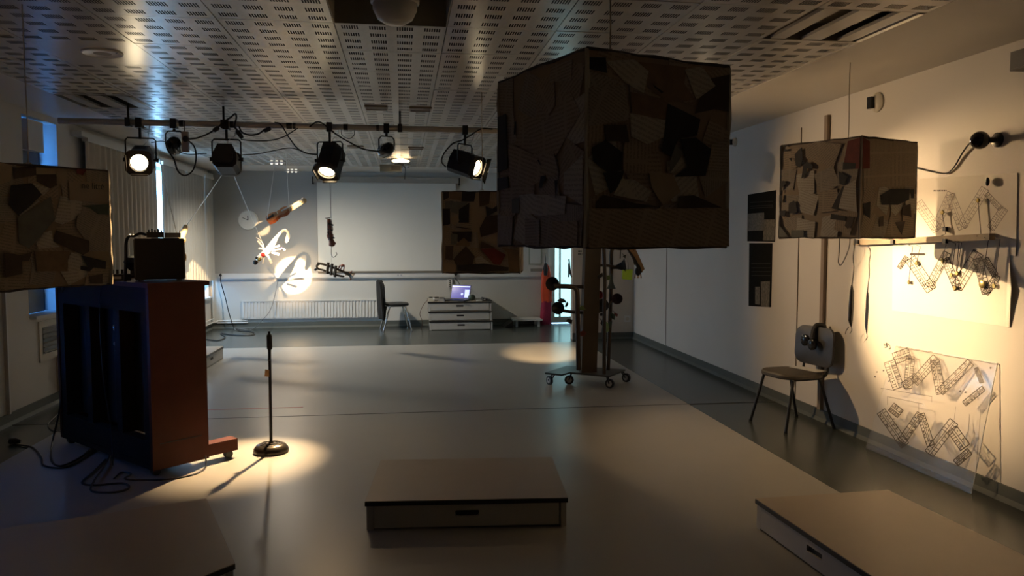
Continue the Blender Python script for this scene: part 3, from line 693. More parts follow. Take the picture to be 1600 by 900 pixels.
# junction box, connectors, cables looping along the bar
def on_bar(px, py, dy=-0.035):
    p = aty(px, py, 7.3); return V((p.x, barY(p.x)+dy, p.z))
t = thing('junction_box', 'pale junction box dangling from the lighting bar', 'electrical box', on_bar(292, 238))
a, b_ = on_bar(287, 207), on_bar(298, 239)
MB().bb((a.x, a.y-0.02, b_.z), (b_.x, a.y+0.02, a.z)).build('casing', mat('pinkish_plastic', (0.42, 0.36, 0.33), 0.5), t)
MB().tube([on_bar(291, 207), on_bar(291, 190)], 0.004).build('hanger', M_cable, t)
MB().ball(on_bar(294, 219, -0.06), 0.028).build('plug', M_cable, t, True)
CB = [
 ('black cable sagging from the junction box to a bar connector', [(296, 219), (310, 217), (326, 211), (336, 205)], 0.007),
 ('long black cable loop hanging below the junction box', [(296, 220), (306, 230), (309, 248), (304, 267), (292, 275), (281, 268), (275, 250), (265, 235), (264, 224), (270, 217)], 0.007),
 ('black cable arching above the bar over the turned-away lamp', [(340, 204), (350, 193), (362, 185), (369, 179), (371, 185), (368, 198), (372, 204)], 0.008),
 ('black cable drooping from the bar to a dark connector', [(375, 199), (380, 208), (392, 212), (405, 210), (414, 204), (421, 201)], 0.008),
 ('thin black cable running under the bar to the tape wrap', [(378, 219), (400, 221), (425, 220), (445, 214), (466, 201)], 0.005),
 ('black cable crossing down from the bar to the middle spotlight', [(430, 192), (440, 196), (452, 215), (465, 232), (480, 240), (497, 242)], 0.006),
 ('thin wire strung between the two left spotlights', [(240, 224), (262, 223), (290, 241), (325, 241)], 0.004),
 ('thin wire strung from the turned-away lamp to the middle spotlight', [(380, 243), (405, 241), (430, 236), (455, 232), (478, 239)], 0.004),
 ('thick black cable falling from the bar to the glossy pin spot', [(484, 199), (496, 191), (508, 196), (525, 210), (545, 222), (567, 233), (592, 237)], 0.007),
 ('black cable curving round behind the lamp beside the big box', [(697, 261), (690, 252), (695, 238), (708, 224), (722, 219), (737, 210), (752, 201), (770, 201)], 0.007),
 ('thin wire ring hanging under the bar right of the middle spotlight', [(533, 203), (535, 212), (545, 217), (553, 212), (554, 204)], 0.003),
]
for lb, pl, r in CB:
    pts = [on_bar(x, y, -0.04) for x, y in pl]
    tag(MB().tube(curve(pts), r, 6).build('cable', M_cable, None, True), lb, 'cable', 'cables on the lighting bar')
for lb, x0, y0, x1, y1 in (('black cable connector tilted up beside the turned-away lamp', 335, 206, 344, 200), ('black cable connector hanging right of the turned-away lamp', 371, 204, 380, 217), ('black cable connector lying under the bar near its middle', 413, 206, 424, 201)):
    a, b_ = on_bar(x0, y0), on_bar(x1, y1); d = b_-a
    e = MB().tube([a, a+d*0.15, a+d*0.8, b_], [0.008, 0.02, 0.02, 0.014], 10)
    tag(e.build('cable_connector', M_cable, None, True), lb, 'connector', 'cable connectors on the lighting bar')
#==================================================================== CEILING FITTINGS
x, y = cell(4, 3)
t = thing('ceiling_duct', 'white round duct outlet hanging in an open ceiling bay above the centre', 'duct', (x, y+0.02, ZC-0.05))
cx_, cy_ = fl(617, 8, ZC).x, y+0.02
MB().lathe([(0.001, -0.075), (0.05, -0.07), (0.09, -0.045), (0.112, 0.0), (0.115, 0.06), (0.115, 0.30)], 32, (cx_, cy_, ZC)).build('duct_shell', M_white, t, True)
MB().lathe([(0.119, 0), (0.124, 0.004), (0.124, 0.02), (0.119, 0.024)], 32, (cx_, cy_, ZC+0.03)).build('collar', M_white, t, True)
def bay_liner(x, y, m):
    b = MB(); hx, hy = TS/2, 0.31
    for sx in (-1, 1): b.bb((x+sx*hx, y-hy, ZC), (x+sx*(hx-0.006), y+hy, ZC+0.16))
    for sy in (-1, 1): b.bb((x-hx+0.006, y+sy*hy, ZC), (x+hx-0.006, y+sy*(hy-0.006), ZC+0.16))
    return b
M_liner = mat('bay_liner', (0.30, 0.27, 0.22), 0.6)
bay_liner(x, y, M_liner).build('bay_liner', M_liner, t)
for (c, r), lb in (((8, 3), 'unlit twin-bay recessed ceiling light at the top right'), ((0, 8), 'unlit twin-bay recessed ceiling light at the upper left, near the bar end')):
    x, y = cell(c, r)
    t = thing('ceiling_light', lb, 'ceiling light', (x, y, ZC), 0, 'recessed twin-bay ceiling lights')
    b = bay_liner(x, y, M_white); b.bb((x-TS/2+.006, y-0.30, ZC+0.10), (x+TS/2-.006, y+0.30, ZC+0.11)); b.build('housing', mat('light_housing', (0.22, 0.19, 0.15), 0.5), t)
    b = MB()
    for u in (-0.21, 0.02, 0.21): b.bb((x+u-0.045 if u != 0.02 else x-0.06, y-0.30, ZC+0.002), (x+u+0.045 if u != 0.02 else x+0.06, y+0.30, ZC+0.02))
    b.build('reflector', M_tile, t)
    for u in (-0.115, 0.115): MB().cyl((x+u, y-0.28, ZC+0.06), (x+u, y+0.28, ZC+0.06), 0.013, n=10).build('tube', M_white, t)
    MB().bb((x+0.27, y-0.295, ZC-0.004), (x+0.302, y+0.295, ZC+0.02)).build('end_reflector', M_chrome, t)
p = fl(160, 82, ZC)
t = thing('ceiling_speaker', 'round grey loudspeaker grille flush in the ceiling at the upper left', 'speaker', (p.x, p.y, ZC-0.012))
MB().lathe([(0.12, 0.012), (0.12, 0.004), (0.112, 0.0), (0.105, 0.004)], 32, (p.x, p.y, ZC-0.012)).build('rim', M_white, t, True)
MB().lathe([(0.105, 0.006), (0.001, 0.002)], 32, (p.x, p.y, ZC-0.012)).build('grille', mat('grille_grey', (0.20, 0.18, 0.16), 0.6, bump=0.5, bscale=900), t)
MB().ball((p.x+0.10, p.y-0.05, ZC-0.010), 0.008).build('screw', M_chrome, t)
for px, py, lb in ((588, 168, 'left one of two dark square ceiling recesses above the bar'), (657, 170, 'right one of two dark square ceiling recesses above the bar'), (556, 229, 'left one of two small square ceiling recesses beyond the bar'), (650, 231, 'small square ceiling recess just right of the lit ceiling lamp')):
    p = fl(px, py, ZC)
    t = thing('ceiling_recess', lb, 'ceiling fitting', (p.x, p.y, ZC-0.01), 0, 'square ceiling recesses')
    b = MB(); h = 0.10
    for sx in (-1, 1): b.bb((p.x+sx*h, p.y-h, ZC-0.012), (p.x+sx*(h-0.012), p.y+h, ZC+0.004))
    for sy in (-1, 1): b.bb((p.x-h+.012, p.y+sy*h, ZC-0.012), (p.x+h-.012, p.y+sy*(h-0.012), ZC+0.004))
    b.build('frame', mat('brown_bezel', (0.16, 0.11, 0.07), 0.5), t)
    MB().bb((p.x-h+.012, p.y-h+.012, ZC-0.006), (p.x+h-.012, p.y+h-.012, ZC-0.002)).build('diffuser', mat('brown_diffuser', (0.12, 0.08, 0.05), 0.5), t)
p = fl(626, 246, ZC)
t = thing('ceiling_lamp', 'lit glass ceiling lamp glowing beyond the bar, above the projector', 'ceiling light', (p.x, p.y, ZC-0.07))
MB().lathe([(0.12, 0.0), (0.13, 0.008), (0.12, 0.016), (0.001, 0.018)], 28, (p.x, p.y, ZC-0.06)).build('glass_dish', mat('lit_dish', (1, .85, .6), .3, emit=(1.0, 0.72, 0.40), estr=10.0), t, True)
MB().lathe([(0.05, 0.0), (0.045, 0.03), (0.03, 0.045)], 20, (p.x, p.y, ZC-0.044)).build('ceiling_rose', M_chrome, t, True)
for (px, py, w), lb in (((432, 254, 12), 'chrome strip light on the far ceiling, left of the pair'), ((456, 267, 10), 'chrome strip light on the far ceiling, right of the pair'), ((633, 259, 8), 'small chrome rod fitting beside the projector')):
    p = fl(px, py, ZC-0.03)
    t = thing('strip_light', lb, 'ceiling light', (p.x, min(p.y, 13.9), ZC-0.06)); yy = min(p.y, 13.9); hw = w/1220*yy
    for k in (-1, 1): MB().cyl((p.x-hw, yy+k*0.06, ZC-0.03), (p.x+hw, yy+k*0.06, ZC-0.03), 0.011, n=8).build('rod', M_steel, t)
    for k in (-1, 0, 1): MB().lathe([(0.016, -0.025), (0.02, 0.0), (0.02, 0.035)], 14, (p.x+k*hw*0.6, yy, ZC-0.035)).build('lamp_cup', mat('lit_halogen', (1, 1, 1), 0.3, emit=(1, 0.9, 0.75), estr=0.8) if w > 8 else M_chrome, t, True)
    if w > 10: spot(t, (p.x, yy, ZC-0.08), (p.x+0.4, yy+0.1, 0), 330, 165, 1.0, 0.05, (1.0, 0.88, 0.70))
    MB().bb((p.x-hw, yy-0.06, ZC-0.036), (p.x+hw, yy+0.06, ZC-0.024)).build('tray', M_steel, t)
    MB().cyl((p.x, yy, ZC-0.03), (p.x, yy, ZC+0.002), 0.012).build('stem', M_steel, t)
# projector on a drop bracket
YP = 12.2
a, b_ = aty(594, 258, YP), aty(628, 269, YP)
t = thing('projector', 'dark ceiling projector on a drop bracket facing the screen', 'projector', ((a.x+b_.x)/2, YP, b_.z))
MB().bb((a.x, YP-0.13, b_.z), (b_.x, YP+0.13, a.z)).build('casing', mat('projector_grey', (0.11, 0.11, 0.09), 0.4), t)
MB().cyl((b_.x-0.1, YP+0.13, (a.z+b_.z)/2), (b_.x-0.1, YP+0.17, (a.z+b_.z)/2), 0.035).build('lens', M_gloss, t)
MB().bb((a.x+0.17, YP-0.135, b_.z+0.02), (b_.x-0.02, YP-0.13, a.z-0.02)).build('rear_panel', M_black, t)
e = MB(); e.cyl((b_.x-0.06, YP, a.z), (b_.x-0.02, YP, ZC+0.002), 0.018); e.box((b_.x-0.04, YP, a.z+0.01), (0.14, 0.14, 0.02)); e.build('bracket', M_black, t)
MB().tube(curve([(b_.x-0.02, YP-0.13, a.z), (b_.x+0.05, YP-0.15, a.z-0.05), (b_.x+0.04, YP-0.14, b_.z-0.12)]), 0.006).build('lead', M_cable, t)

#==================================================================== FAR WALL
YS = YF-0.06
a, b_ = aty(490, 276, YS), aty(717, 424, YS)
t = thing('projection_screen', 'white pull-down projection screen on the far wall', 'screen', ((a.x+b_.x)/2, YS, b_.z))
MB().bb((a.x+0.06, YS-0.004, b_.z), (b_.x-0.05, YS+0.004, a.z-0.06)).build('screen_fabric', mat('screen_white', (0.66, 0.66, 0.61), 0.7, var=0.02), t)
MB().bb((a.x, YS-0.05, a.z-0.1), (b_.x, YS+0.055, a.z)).build('screen_case', mat('screen_case_shaded', (0.34, 0.32, 0.28), 0.4), t)  # case colour darkened to paint the shadow line along its top
for x in (a.x-0.012, b_.x+0.012): MB().bb((x-0.012, YS-0.055, a.z-0.13), (x+0.012, YS+0.055, a.z+0.0)).build('end_cap', M_black, t)
MB().bb((a.x+0.05, YS-0.012, b_.z-0.02), (b_.x-0.04, YS+0.012, b_.z+0.015)).build('bottom_bar', mat('brown_bar', (0.16, 0.14, 0.11), 0.5), t)
# dado trunking, radiators
z0, z1 = aty(600, 434, YF).z, aty(600, 426, YF).z
tr = struct('trim_6', MB().bb((XL+0.15, YF-0.055, z0), (2.60, YF, z1)), M_white)
MB().bb((XL+0.15, YF-0.058, z0+0.012), (2.60, YF-0.055, z0+0.018)).build('joint', M_frame, tr)
for px in (622, 627): MB().box((aty(px, 430, YF).x, YF-0.057, (z0+z1)/2), (0.03, 0.006, 0.03)).build('socket', M_frame, tr)
xa, xb = aty(378, 480, YF).x, aty(597, 480, YF).x
t = thing('radiator', 'long low white ribbed radiator under the dado trunking', 'radiator', ((xa+xb)/2, YF-0.06, 0.13))
zt = aty(500, 469, YF).z
MB().bb((xa, YF-0.05, 0.16), (xb, YF-0.035, zt)).build('panel', M_white, t)
b = MB()
for k in range(int((xb-xa)/0.055)): b.bb((xa+0.02+k*0.055, YF-0.066, 0.18), (xa+0.045+k*0.055, YF-0.05, zt-0.02))
tag(b.build('ribs', M_white, t), kind='stuff')
MB().bb((xa, YF-0.07, zt-0.012), (xb, YF-0.004, zt)).build('top_grille', M_white, t)
for k in range(4): MB().bb((xa+0.15+k*(xb-xa-0.3)/3-0.015, YF-0.036, 0.22), (xa+0.15+k*(xb-xa-0.3)/3+0.015, YF-0.001, 0.34)).build('wall_bracket', M_white, t)
b = MB()
for z in (0.10, 0.14): b.cyl((XL+0.1, YF-0.03, z), (xa+0.1, YF-0.03, z), 0.012, n=8)
b.tube([(XL+0.05, 10.4, 0.12), (XL+0.05, YF-0.06, 0.12), (XL+0.12, YF-0.03, 0.12)], 0.012); b.tube([(XL+0.05, 10.4, 0.18), (XL+0.05, YF-0.06, 0.18), (XL+0.05, YF-0.06, 0.95)], 0.012)
tag(b.build('heating_pipe', M_white), 'white heating pipes running along the far left corner', 'pipe')
struct('trim_7', MB().bb((XL, YF-0.008, z1), (aty(495, 300, YF).x, YF, ZC)), mat('grey_wall_panel', (0.36, 0.36, 0.345), 0.6, var=0.04, scale=1.5))
# clock
p = aty(388, 344, YF); R = 0.17
t = thing('wall_clock', 'round white wall clock on the grey far wall', 'clock', (p.x, YF-0.02, p.z-R))
A = Matrix.Rotation(math.pi/2, 3, 'X')
MB().lathe([(R, 0.0), (R, 0.035), (R-0.012, 0.042), (R-0.02, 0.03)], 36, (p.x, YF, p.z), A).build('rim', mat('clock_rim', (0.66, 0.66, 0.63), 0.4), t, True)
MB().lathe([(R-0.018, 0.0), (R-0.018, 0.025)], 36, (p.x, YF, p.z), A).build('dial', mat('clock_dial', (0.34, 0.34, 0.32), 0.6), t)
b = MB()
for k in range(12):
    an = k*math.pi/6; r0 = R-0.05; w = 0.014 if k % 3 == 0 else 0.007
    b.box((p.x+r0*sn(an), YF-0.027, p.z+r0*cs(an)), (w, 0.003, 0.03), Matrix.Rotation(an, 3, 'Y'))
b.build('hour_marks', M_black, t)
for an, L, w in ((-0.05, 0.075, 0.014), (-1.15, 0.10, 0.010)):
    MB().box((p.x+sn(an)*L/2, YF-0.031, p.z+cs(an)*L/2), (w, 0.003, L), Matrix.Rotation(an, 3, 'Y')).build('hand', M_black, t)
# small things on the far wall
p = aty(837, 400, YF); w = thing('picture_frame', 'small pale framed sheet on the far wall beside the orange jacket', 'frame', (p.x, YF-0.02, p.z-0.17))
MB().bb((p.x-0.13, YF-0.02, p.z-0.16), (p.x+0.11, YF, p.z+0.2)).build('frame', mat('frame_grey_green', (0.30, 0.34, 0.27), 0.5), w)
MB().bb((p.x-0.11, YF-0.024, p.z-0.14), (p.x+0.09, YF-0.02, p.z+0.18)).build('sheet', M_white, w)
p = aty(838, 423, YF); tag(MB().bb((p.x-0.11, YF-0.03, p.z-0.03), (p.x+0.11, YF, p.z+0.04)).build('wall_box', mat('grey_wall_box', (0.28, 0.27, 0.24), 0.5)), 'small grey box on the wall below the framed sheet', 'wall box')
a, b_ = aty(699, 436, YF), aty(704, 449, YF); t = thing('socket_strip', 'white vertical socket strip on the far wall above the laptop', 'power strip', ((a.x+b_.x)/2, YF-0.03, b_.z))
MB().bb((a.x, YF-0.04, b_.z), (b_.x+0.03, YF, a.z)).build('casing', M_white, t)
for k in range(4): MB().ball(((a.x+b_.x)/2+0.015, YF-0.042, a.z-0.03-(a.z-b_.z)*k/4.5), 0.012).build('socket', M_black, t)

# orange jacket and pink bag on the wall hook
def cloth_blob(prof, cx, cy, th, m, name, parent, seed=0, n=22, lean=0.0):
    """hanging cloth: prof = [(z, halfwidth, xshift)]"""
    rnd = random.Random(seed); ph = [rnd.uniform(0, 6) for _ in range(4)]; b = MB(); vs = []; fs = []
    for i, (z, hw, xs) in enumerate(prof):
        for k in range(n):
            a = 2*math.pi*k/n
            w = 1+0.10*sn(3*a+ph[0]+z*2)+0.07*sn(5*a+ph[1]-z*3)
            vs.append((cx+xs+hw*w*cs(a), cy+lean*i+th*w*(0.6+0.4*min(1, hw*8))*sn(a), z))
    for i in range(len(prof)-1):
        for k in range(n):
            a, c = i*n+k, i*n+(k+1) % n; fs.append((a, c, c+n, a+n))
    fs.append(tuple(range(n))); fs.append(tuple(range(len(vs)-1, len(vs)-n-1, -1)))
    b.add(vs, fs); return b.build(name, m, parent, True)
p = aty(853, 411, YF-0.1); X0 = p.x; zz = lambda y: aty(855, y, YF-0.1).z
t = thing('jacket', 'bright orange jacket with a dark collar hanging on the far wall', 'jacket', (X0, YF-0.1, zz(472)))
cloth_blob([(zz(472), 0.10, 0.01), (zz(455), 0.105, 0.0), (zz(440), 0.095, 0.0), (zz(428), 0.085, 0.0), (zz(419), 0.06, 0.01), (zz(413), 0.03, 0.0)], X0, YF-0.11, 0.08, mat('orange_nylon', (0.75, 0.09, 0.03), 0.5, var=0.2, scale=9), 'body', t, 3)
cloth_blob([(zz(430), 0.03, -0.02), (zz(420), 0.045, -0.02), (zz(411), 0.02, -0.02)], X0, YF-0.18, 0.03, M_black, 'collar', t, 5)
cloth_blob([(zz(462), 0.03, 0.09), (zz(440), 0.035, 0.085), (zz(424), 0.02, 0.06)], X0, YF-0.12, 0.05, mat('orange_nylon', (0.8, 0.1, 0.03)), 'sleeve', t, 6)
MB().tube([(X0-0.02, YF-0.16, zz(412)), (X0, YF-0.08, zz(405)), (X0, YF-0.002, zz(396))], 0.005).build('hanging_loop', M_black, t)
t = thing('skirt', 'dark pink cloth hanging below the orange jacket down to the floor', 'clothing', (X0, YF-0.12, 0.0))
cloth_blob([(0.0, 0.10, -0.01), (zz(495), 0.105, -0.01), (zz(480), 0.10, 0.0), (zz(470), 0.085, 0.0)], X0, YF-0.12, 0.075, mat('dark_pink_cloth', (0.36, 0.02, 0.075), 0.7, var=0.2, scale=9), 'cloth', t, 8)
# low white trolley on the floor
a = fl(797, 511); b_ = fl(846, 510)
t = thing('low_trolley', 'low white board on small feet lying on the floor beside the jacket', 'trolley', ((a.x+b_.x)/2, 13.95, 0))
MB().bb((a.x+0.05, 13.72, 0.11), (2.46, 14.18, 0.135)).build('board', M_white, t)
for x in (a.x+0.12, 2.40):
    for y in (13.78, 14.12): MB().bb((x-0.02, y-0.02, 0.0), (x+0.02, y+0.02, 0.11)).build('foot', M_white, t)
MB().prism([(a.x-0.10, 13.74, 0.0), (a.x+0.05, 13.74, 0.11), (a.x+0.05, 13.74, 0.0)], (0, 0.4, 0)).build('ramp', M_black, t)
# partition sign and socket
p = aty(913, 395, PY)
t = thing('wall_sign', 'small two-line black lettered sign high on the beige partition', 'sign', (p.x, PY-0.004, p.z-0.05))
MB().bb((p.x-0.11, PY-0.004, p.z-0.05), (p.x+0.11, PY, p.z+0.05)).build('plate', M_cream, t)
b = MB(); rnd = random.Random(4)
for row in (0, 1):
    u = -0.10
    while u < 0.09:
        w = rnd.uniform(0.008, 0.02); b.bb((p.x+u, PY-0.0055, p.z+0.012-row*0.042), (p.x+u+w, PY-0.004, p.z+0.036-row*0.042)); u += w+rnd.choice((0.004, 0.004, 0.014))
b.build('lettering', M_black, t)
p = aty(980, 498, PY); t = thing('wall_socket', 'white wall socket low on the partition behind the rolling tree', 'socket', (p.x, PY-0.01, p.z-0.05))
MB().bb((p.x-0.05, PY-0.012, p.z-0.05), (p.x+0.05, PY, p.z+0.05)).build('plate', M_white, t)
MB().lathe([(0.03, 0.0), (0.03, 0.016), (0.02, 0.012)], 16, (p.x, PY-0.001, p.z), A).build('socket_ring', M_cream, t)

#==================================================================== CHAIRS
def rounded(w, d, r, n=6):
    out = []
    for cx, cy, a0 in ((w-r, d-r, 0), (-w+r, d-r, 1), (-w+r, -d+r, 2), (w-r, -d+r, 3)):
        for k in range(n+1):
            a = a0*math.pi/2+k*math.pi/2/n; out.append((cx+r*cs(a), cy+r*sn(a)))
    return out
def chair(label, loc, rz, m_seat, m_back, m_leg, round_seat=0.16):
    t = thing('chair', label, 'chair', loc, rz); Mx = WM[t]
    # seat: local front is -Y
    b = MB(Mx); poly = rounded(0.23, 0.21, round_seat); n = len(poly); vs = []; fs = []
    for z, k in ((0.425, 0.93), (0.435, 1.0), (0.455, 1.0), (0.468, 0.95), (0.472, 0.8)):
        vs += [(x*k, y*k, z) for x, y in poly]
    for i in range(4):
        for k in range(n): a, c = i*n+k, i*n+(k+1) % n; fs.append((a, c, c+n, a+n))
    fs.append(tuple(range(n-1, -1, -1))); fs.append(tuple(range(4*n, 5*n)))
    b.add(vs, fs); b.build('seat', m_seat, t, True)
    # backrest: curved rounded panel
    b = MB(Mx); poly = rounded(0.235, 0.165, 0.09); vs = []; fs = []
    def bp(x, z, off): return (x, 0.215 + 0.10*(z+0.165)*0.5 - 0.6*x*x*(-1)*0.0 - (0.5*x*x) + 0.035 + off, 0.67+z)
    for off, k in ((-0.018, 0.93), (-0.012, 1.0), (0.012, 1.0), (0.018, 0.93)):
        vs += [bp(x*k, z*k, off) for x, z in poly]
    for i in range(3):
        for k in range(n): a, c = i*n+k, i*n+(k+1) % n; fs.append((a, c, c+n, a+n))
    cA = len(vs); vs.append(bp(0, 0, -0.019)); cB = len(vs); vs.append(bp(0, 0, 0.019))
    for k in range(n): fs.append((cA, (k+1) % n, k)); fs.append((cB, 3*n+k, 3*n+(k+1) % n))
    b.add(vs, fs); b.build('backrest', m_back, t, True)
    for sx in (-1, 1):
        for (x0, y0, x1, y1) in ((0.19, -0.13, 0.235, -0.23), (0.19, 0.13, 0.235, 0.25)):
            b = MB(Mx); b.tube([(sx*x0, y0, 0.43), (sx*x1, y1, 0.012)], 0.0125, 10); b.tube([(sx*x1, y1, 0.02), (sx*x1*1.005, y1*1.01, 0.0)], 0.016, 10); b.build('leg', m_leg, t, True)
        b = MB(Mx); b.tube([(sx*0.19, -0.15, 0.425), (sx*0.19, 0.15, 0.425)], 0.011, 8); b.build('frame_rail', m_leg, t, True)
        b = MB(Mx); b.tube(curve([(sx*0.15, 0.05, 0.42), (sx*0.15, 0.20, 0.43), (sx*0.15, 0.245, 0.47), (sx*0.15, 0.25, 0.6)]), 0.011, 8); b.build('back_upright', m_leg, t, True)
    return t
c4 = [V((3.029, 6.394, 0)), V((3.151, 5.925, 0)), V((3.423, 6.487, 0)), V((3.531, 5.979, 0))]
cc = sum(c4, V())/4; fr = ((c4[0]+c4[1])/2-(c4[2]+c4[3])/2)
rz = math.atan2(fr.y, fr.x)+math.pi/2
M_greyf = mat('grey_vinyl', (0.035, 0.035, 0.035), 0.42, var=0.15, scale=12)
M_brownf = mat('worn_brown_seat', (0.05, 0.042, 0.03), 0.5, var=0.2, scale=12)
ch = chair('grey-backed chair with black legs against the right wall', (cc.x-0.02, cc.y, 0), rz, M_brownf, M_greyf, M_black, 0.15)
Mc = WM[ch]
t = thing('headphones', 'black headphones slung over the backrest of the right-hand chair', 'headphones', Mc @ V((0.03, 0.23, 0.66)))
e = MB(Mc); e.tube(curve([(0.0, 0.205, 0.72), (0.0, 0.218, 0.80), (0.01, 0.235, 0.846), (0.02, 0.265, 0.852), (0.03, 0.30, 0.84), (0.035, 0.31, 0.78)]), [0.02]*31, 8); e.build('headband', M_black, t, True)
for x, z in ((-0.06, 0.715), (0.03, 0.69)):
    e = MB(Mc); e.lathe([(0.001, -0.022), (0.04, -0.02), (0.05, -0.008), (0.05, 0.012), (0.035, 0.022), (0.001, 0.022)], 20, (x, 0.185, z), Matrix.Rotation(math.pi/2, 3, 'X')); e.build('ear_cup', M_gloss, t, True)
t = thing('sheet_of_paper', 'white paper sheet lying at the back of the right-hand chair seat', 'paper', Mc @ V((0, 0.15, 0.475)))
MB(Mc).box((0.02, 0.15, 0.478), (0.30, 0.12, 0.003), Matrix.Rotation(0.15, 3, 'Z')).build('sheet', M_white, t)
# far chair with a coat over its back (faces right)
fc = [fl(593, 518), fl(631, 517), fl(606, 511.5), fl(641, 510.5)]
cc = V((-0.13, 13.66, 0))
ch2 = chair('black chair with chrome legs standing by the far wall', cc, math.radians(90+8), M_black, M_black, M_chrome, 0.16)
t = thing('coat', 'black coat draped over the far chair backrest', 'coat', cc+V((-0.27, 0, 0.2)))
Mk = WM[ch2]
b = MB(Mk); n = 24; vs = []; fs = []
prof = [(0.20, 0.20, 0.245, 0.05), (0.35, 0.25, 0.25, 0.06), (0.55, 0.255, 0.262, 0.055), (0.75, 0.235, 0.275, 0.05), (0.845, 0.18, 0.285, 0.045), (0.87, 0.10, 0.285, 0.03)]
for z, hw, yc, th in prof:
    for k in range(n):
        a = 2*math.pi*k/n; w = 1+0.08*sn(4*a+z*6); vs.append((hw*w*cs(a), yc+th*w*sn(a)+0.01*sn(7*a), z+0.015*sn(3*a+1)*(1 if z < 0.3 else 0.2)))
for i in range(len(prof)-1):
    for k in range(n): a, c = i*n+k, i*n+(k+1) % n; fs.append((a, c, c+n, a+n))
fs.append(tuple(range(n))); fs.append(tuple(range(5*n, 6*n)))
b.add(vs, fs); b.build('cloth', mat('black_wool', (0.008, 0.008, 0.009), 0.95), t, True)

#==================================================================== LAPTOP AND CLUTTER ON THE RISER STACK
ZT = 0.498
M_scr = mat('laptop_screen', (0.02, 0.02, 0.1), 0.2, emit=(0.05, 0.05, 0.55), estr=0.55)
lp = V((aty(714, 467, 13.55).x, 13.58, ZT))
t = thing('laptop', 'open laptop with a glowing blue screen on the riser stack', 'laptop', lp, math.radians(-28))
Ml = WM[t]
k_ = MB(Ml).bb((-0.19, -0.13, 0.0), (0.19, 0.13, 0.022)).build('keyboard_base', M_black, t)
MB(Ml).bb((-0.17, -0.02, 0.022), (0.17, 0.10, 0.024)).build('keys', M_edge, k_)
Ms = Ml @ Matrix.Translation((0, 0.13, 0.02)) @ Matrix.Rotation(math.radians(-18), 4, 'X')
lid = MB(Ms).bb((-0.19, 0.0, 0.0), (0.19, 0.012, 0.26)).build('lid', M_black, t)
MB(Ms).bb((-0.175, -0.002, 0.015), (0.175, 0.0, 0.245)).build('display', M_scr, lid)
e = mat('screen_pale', (0.5, 0.55, 0.7), 0.3, emit=(0.45, 0.55, 0.9), estr=1.0)
MB(Ms).bb((0.08, -0.004, 0.03), (0.165, -0.002, 0.17)).build('window_panel', e, lid)
MB(Ms).bb((-0.17, -0.004, 0.215), (0.17, -0.002, 0.235)).build('menu_bar', e, lid)
MB(Ms).lathe([(0.022, 0), (0.001, 0.002)], 14, (0.03, -0.002, 0.09), A).build('icon', e, lid)
tag(MB().tube(curve([aty(712, 428, YF-0.06), aty(711, 434, YF-0.1), aty(716, 441, 14.0), aty(718, 446, 13.8), (lp.x+0.05, 13.75, ZT+0.03)]), 0.006, 6).build('power_lead', M_cable, None, True), 'black lead from the dado socket down to the laptop', 'cable')
tag(MB().ball(aty(712, 428, YF-0.075), 0.03).build('plug', M_cable, None, True), 'black round plug in the trunking above the laptop', 'plug')
def clutter(name, label, px, w, d, h, m, cat, y=13.55, rz=0.0, top=None):
    p = aty(px, 468, y); t = thing(name, label, cat, (p.x, y, ZT), rz); Mx = WM[t]
    MB(Mx).bb((-w/2, -d/2, 0), (w/2, d/2, h)).build('body', m, t)
    MB(Mx).bb((-w/2+.012, -d/2+.012, h), (w/2-.012, d/2-.012, h+0.012)).build('lid', top or M_black, t)
    MB(Mx).tube(curve([(w/2, 0, h/2), (w/2+0.03, -0.03, 0.02), (w/2+0.06, -0.02, 0.008), (w/2+0.08, 0.03, 0.008)]), 0.005).build('lead', M_cable, t)
clutter('adapter_box', 'pale adapter box at the left end of the riser stack', 673, 0.08, 0.12, 0.06, M_cream, 'adapter')
clutter('adapter_box', 'low white adapter box left of the laptop, with a dark lid', 682, 0.10, 0.08, 0.045, M_white, 'adapter', 13.72, 0.3)
clutter('audio_interface', 'grey audio interface box just left of the laptop', 690.5, 0.10, 0.10, 0.05, mat('interface_grey', (0.25, 0.24, 0.22), 0.5), 'electronics', 13.52, -0.2)
p = aty(737, 468, 13.62)
t = thing('round_pot', 'dark greenish round pot right of the laptop', 'pot', (p.x, 13.62, ZT))
MB().lathe([(0.03, 0), (0.055, 0.02), (0.066, 0.055), (0.055, 0.09), (0.035, 0.10), (0.03, 0.097), (0.028, 0.05)], 24, (p.x, 13.62, ZT)).build('bowl', mat('dark_green_glaze', (0.06, 0.085, 0.06), 0.3), t, True)
MB().lathe([(0.037, 0.0), (0.04, 0.006), (0.037, 0.012)], 20, (p.x, 13.62, ZT+0.096)).build('rim', mat('pale_rim', (0.3, 0.33, 0.28), 0.4), t, True)
p = aty(760, 470, 13.6); t = thing('black_wedge', 'black wedge-shaped case at the right end of the riser stack', 'case', (p.x, 13.6, ZT))
MB().prism([(p.x-0.09, 13.45, ZT), (p.x+0.08, 13.45, ZT), (p.x+0.08, 13.45, ZT+0.012), (p.x-0.07, 13.45, ZT+0.055)], (0, 0.28, 0)).build('body', M_black, t)
MB().box((p.x-0.05, 13.44, ZT+0.03), (0.03, 0.02, 0.02)).build('latch', M_steel, t)
p = aty(750, 470, 13.5); t = thing('notepad', 'small white notepad between the pot and the black wedge', 'notepad', (p.x, 13.5, ZT))
MB().box((p.x, 13.5, ZT+0.006), (0.11, 0.08, 0.012), Matrix.Rotation(0.3, 3, 'Z')).build('pages', M_white, t)
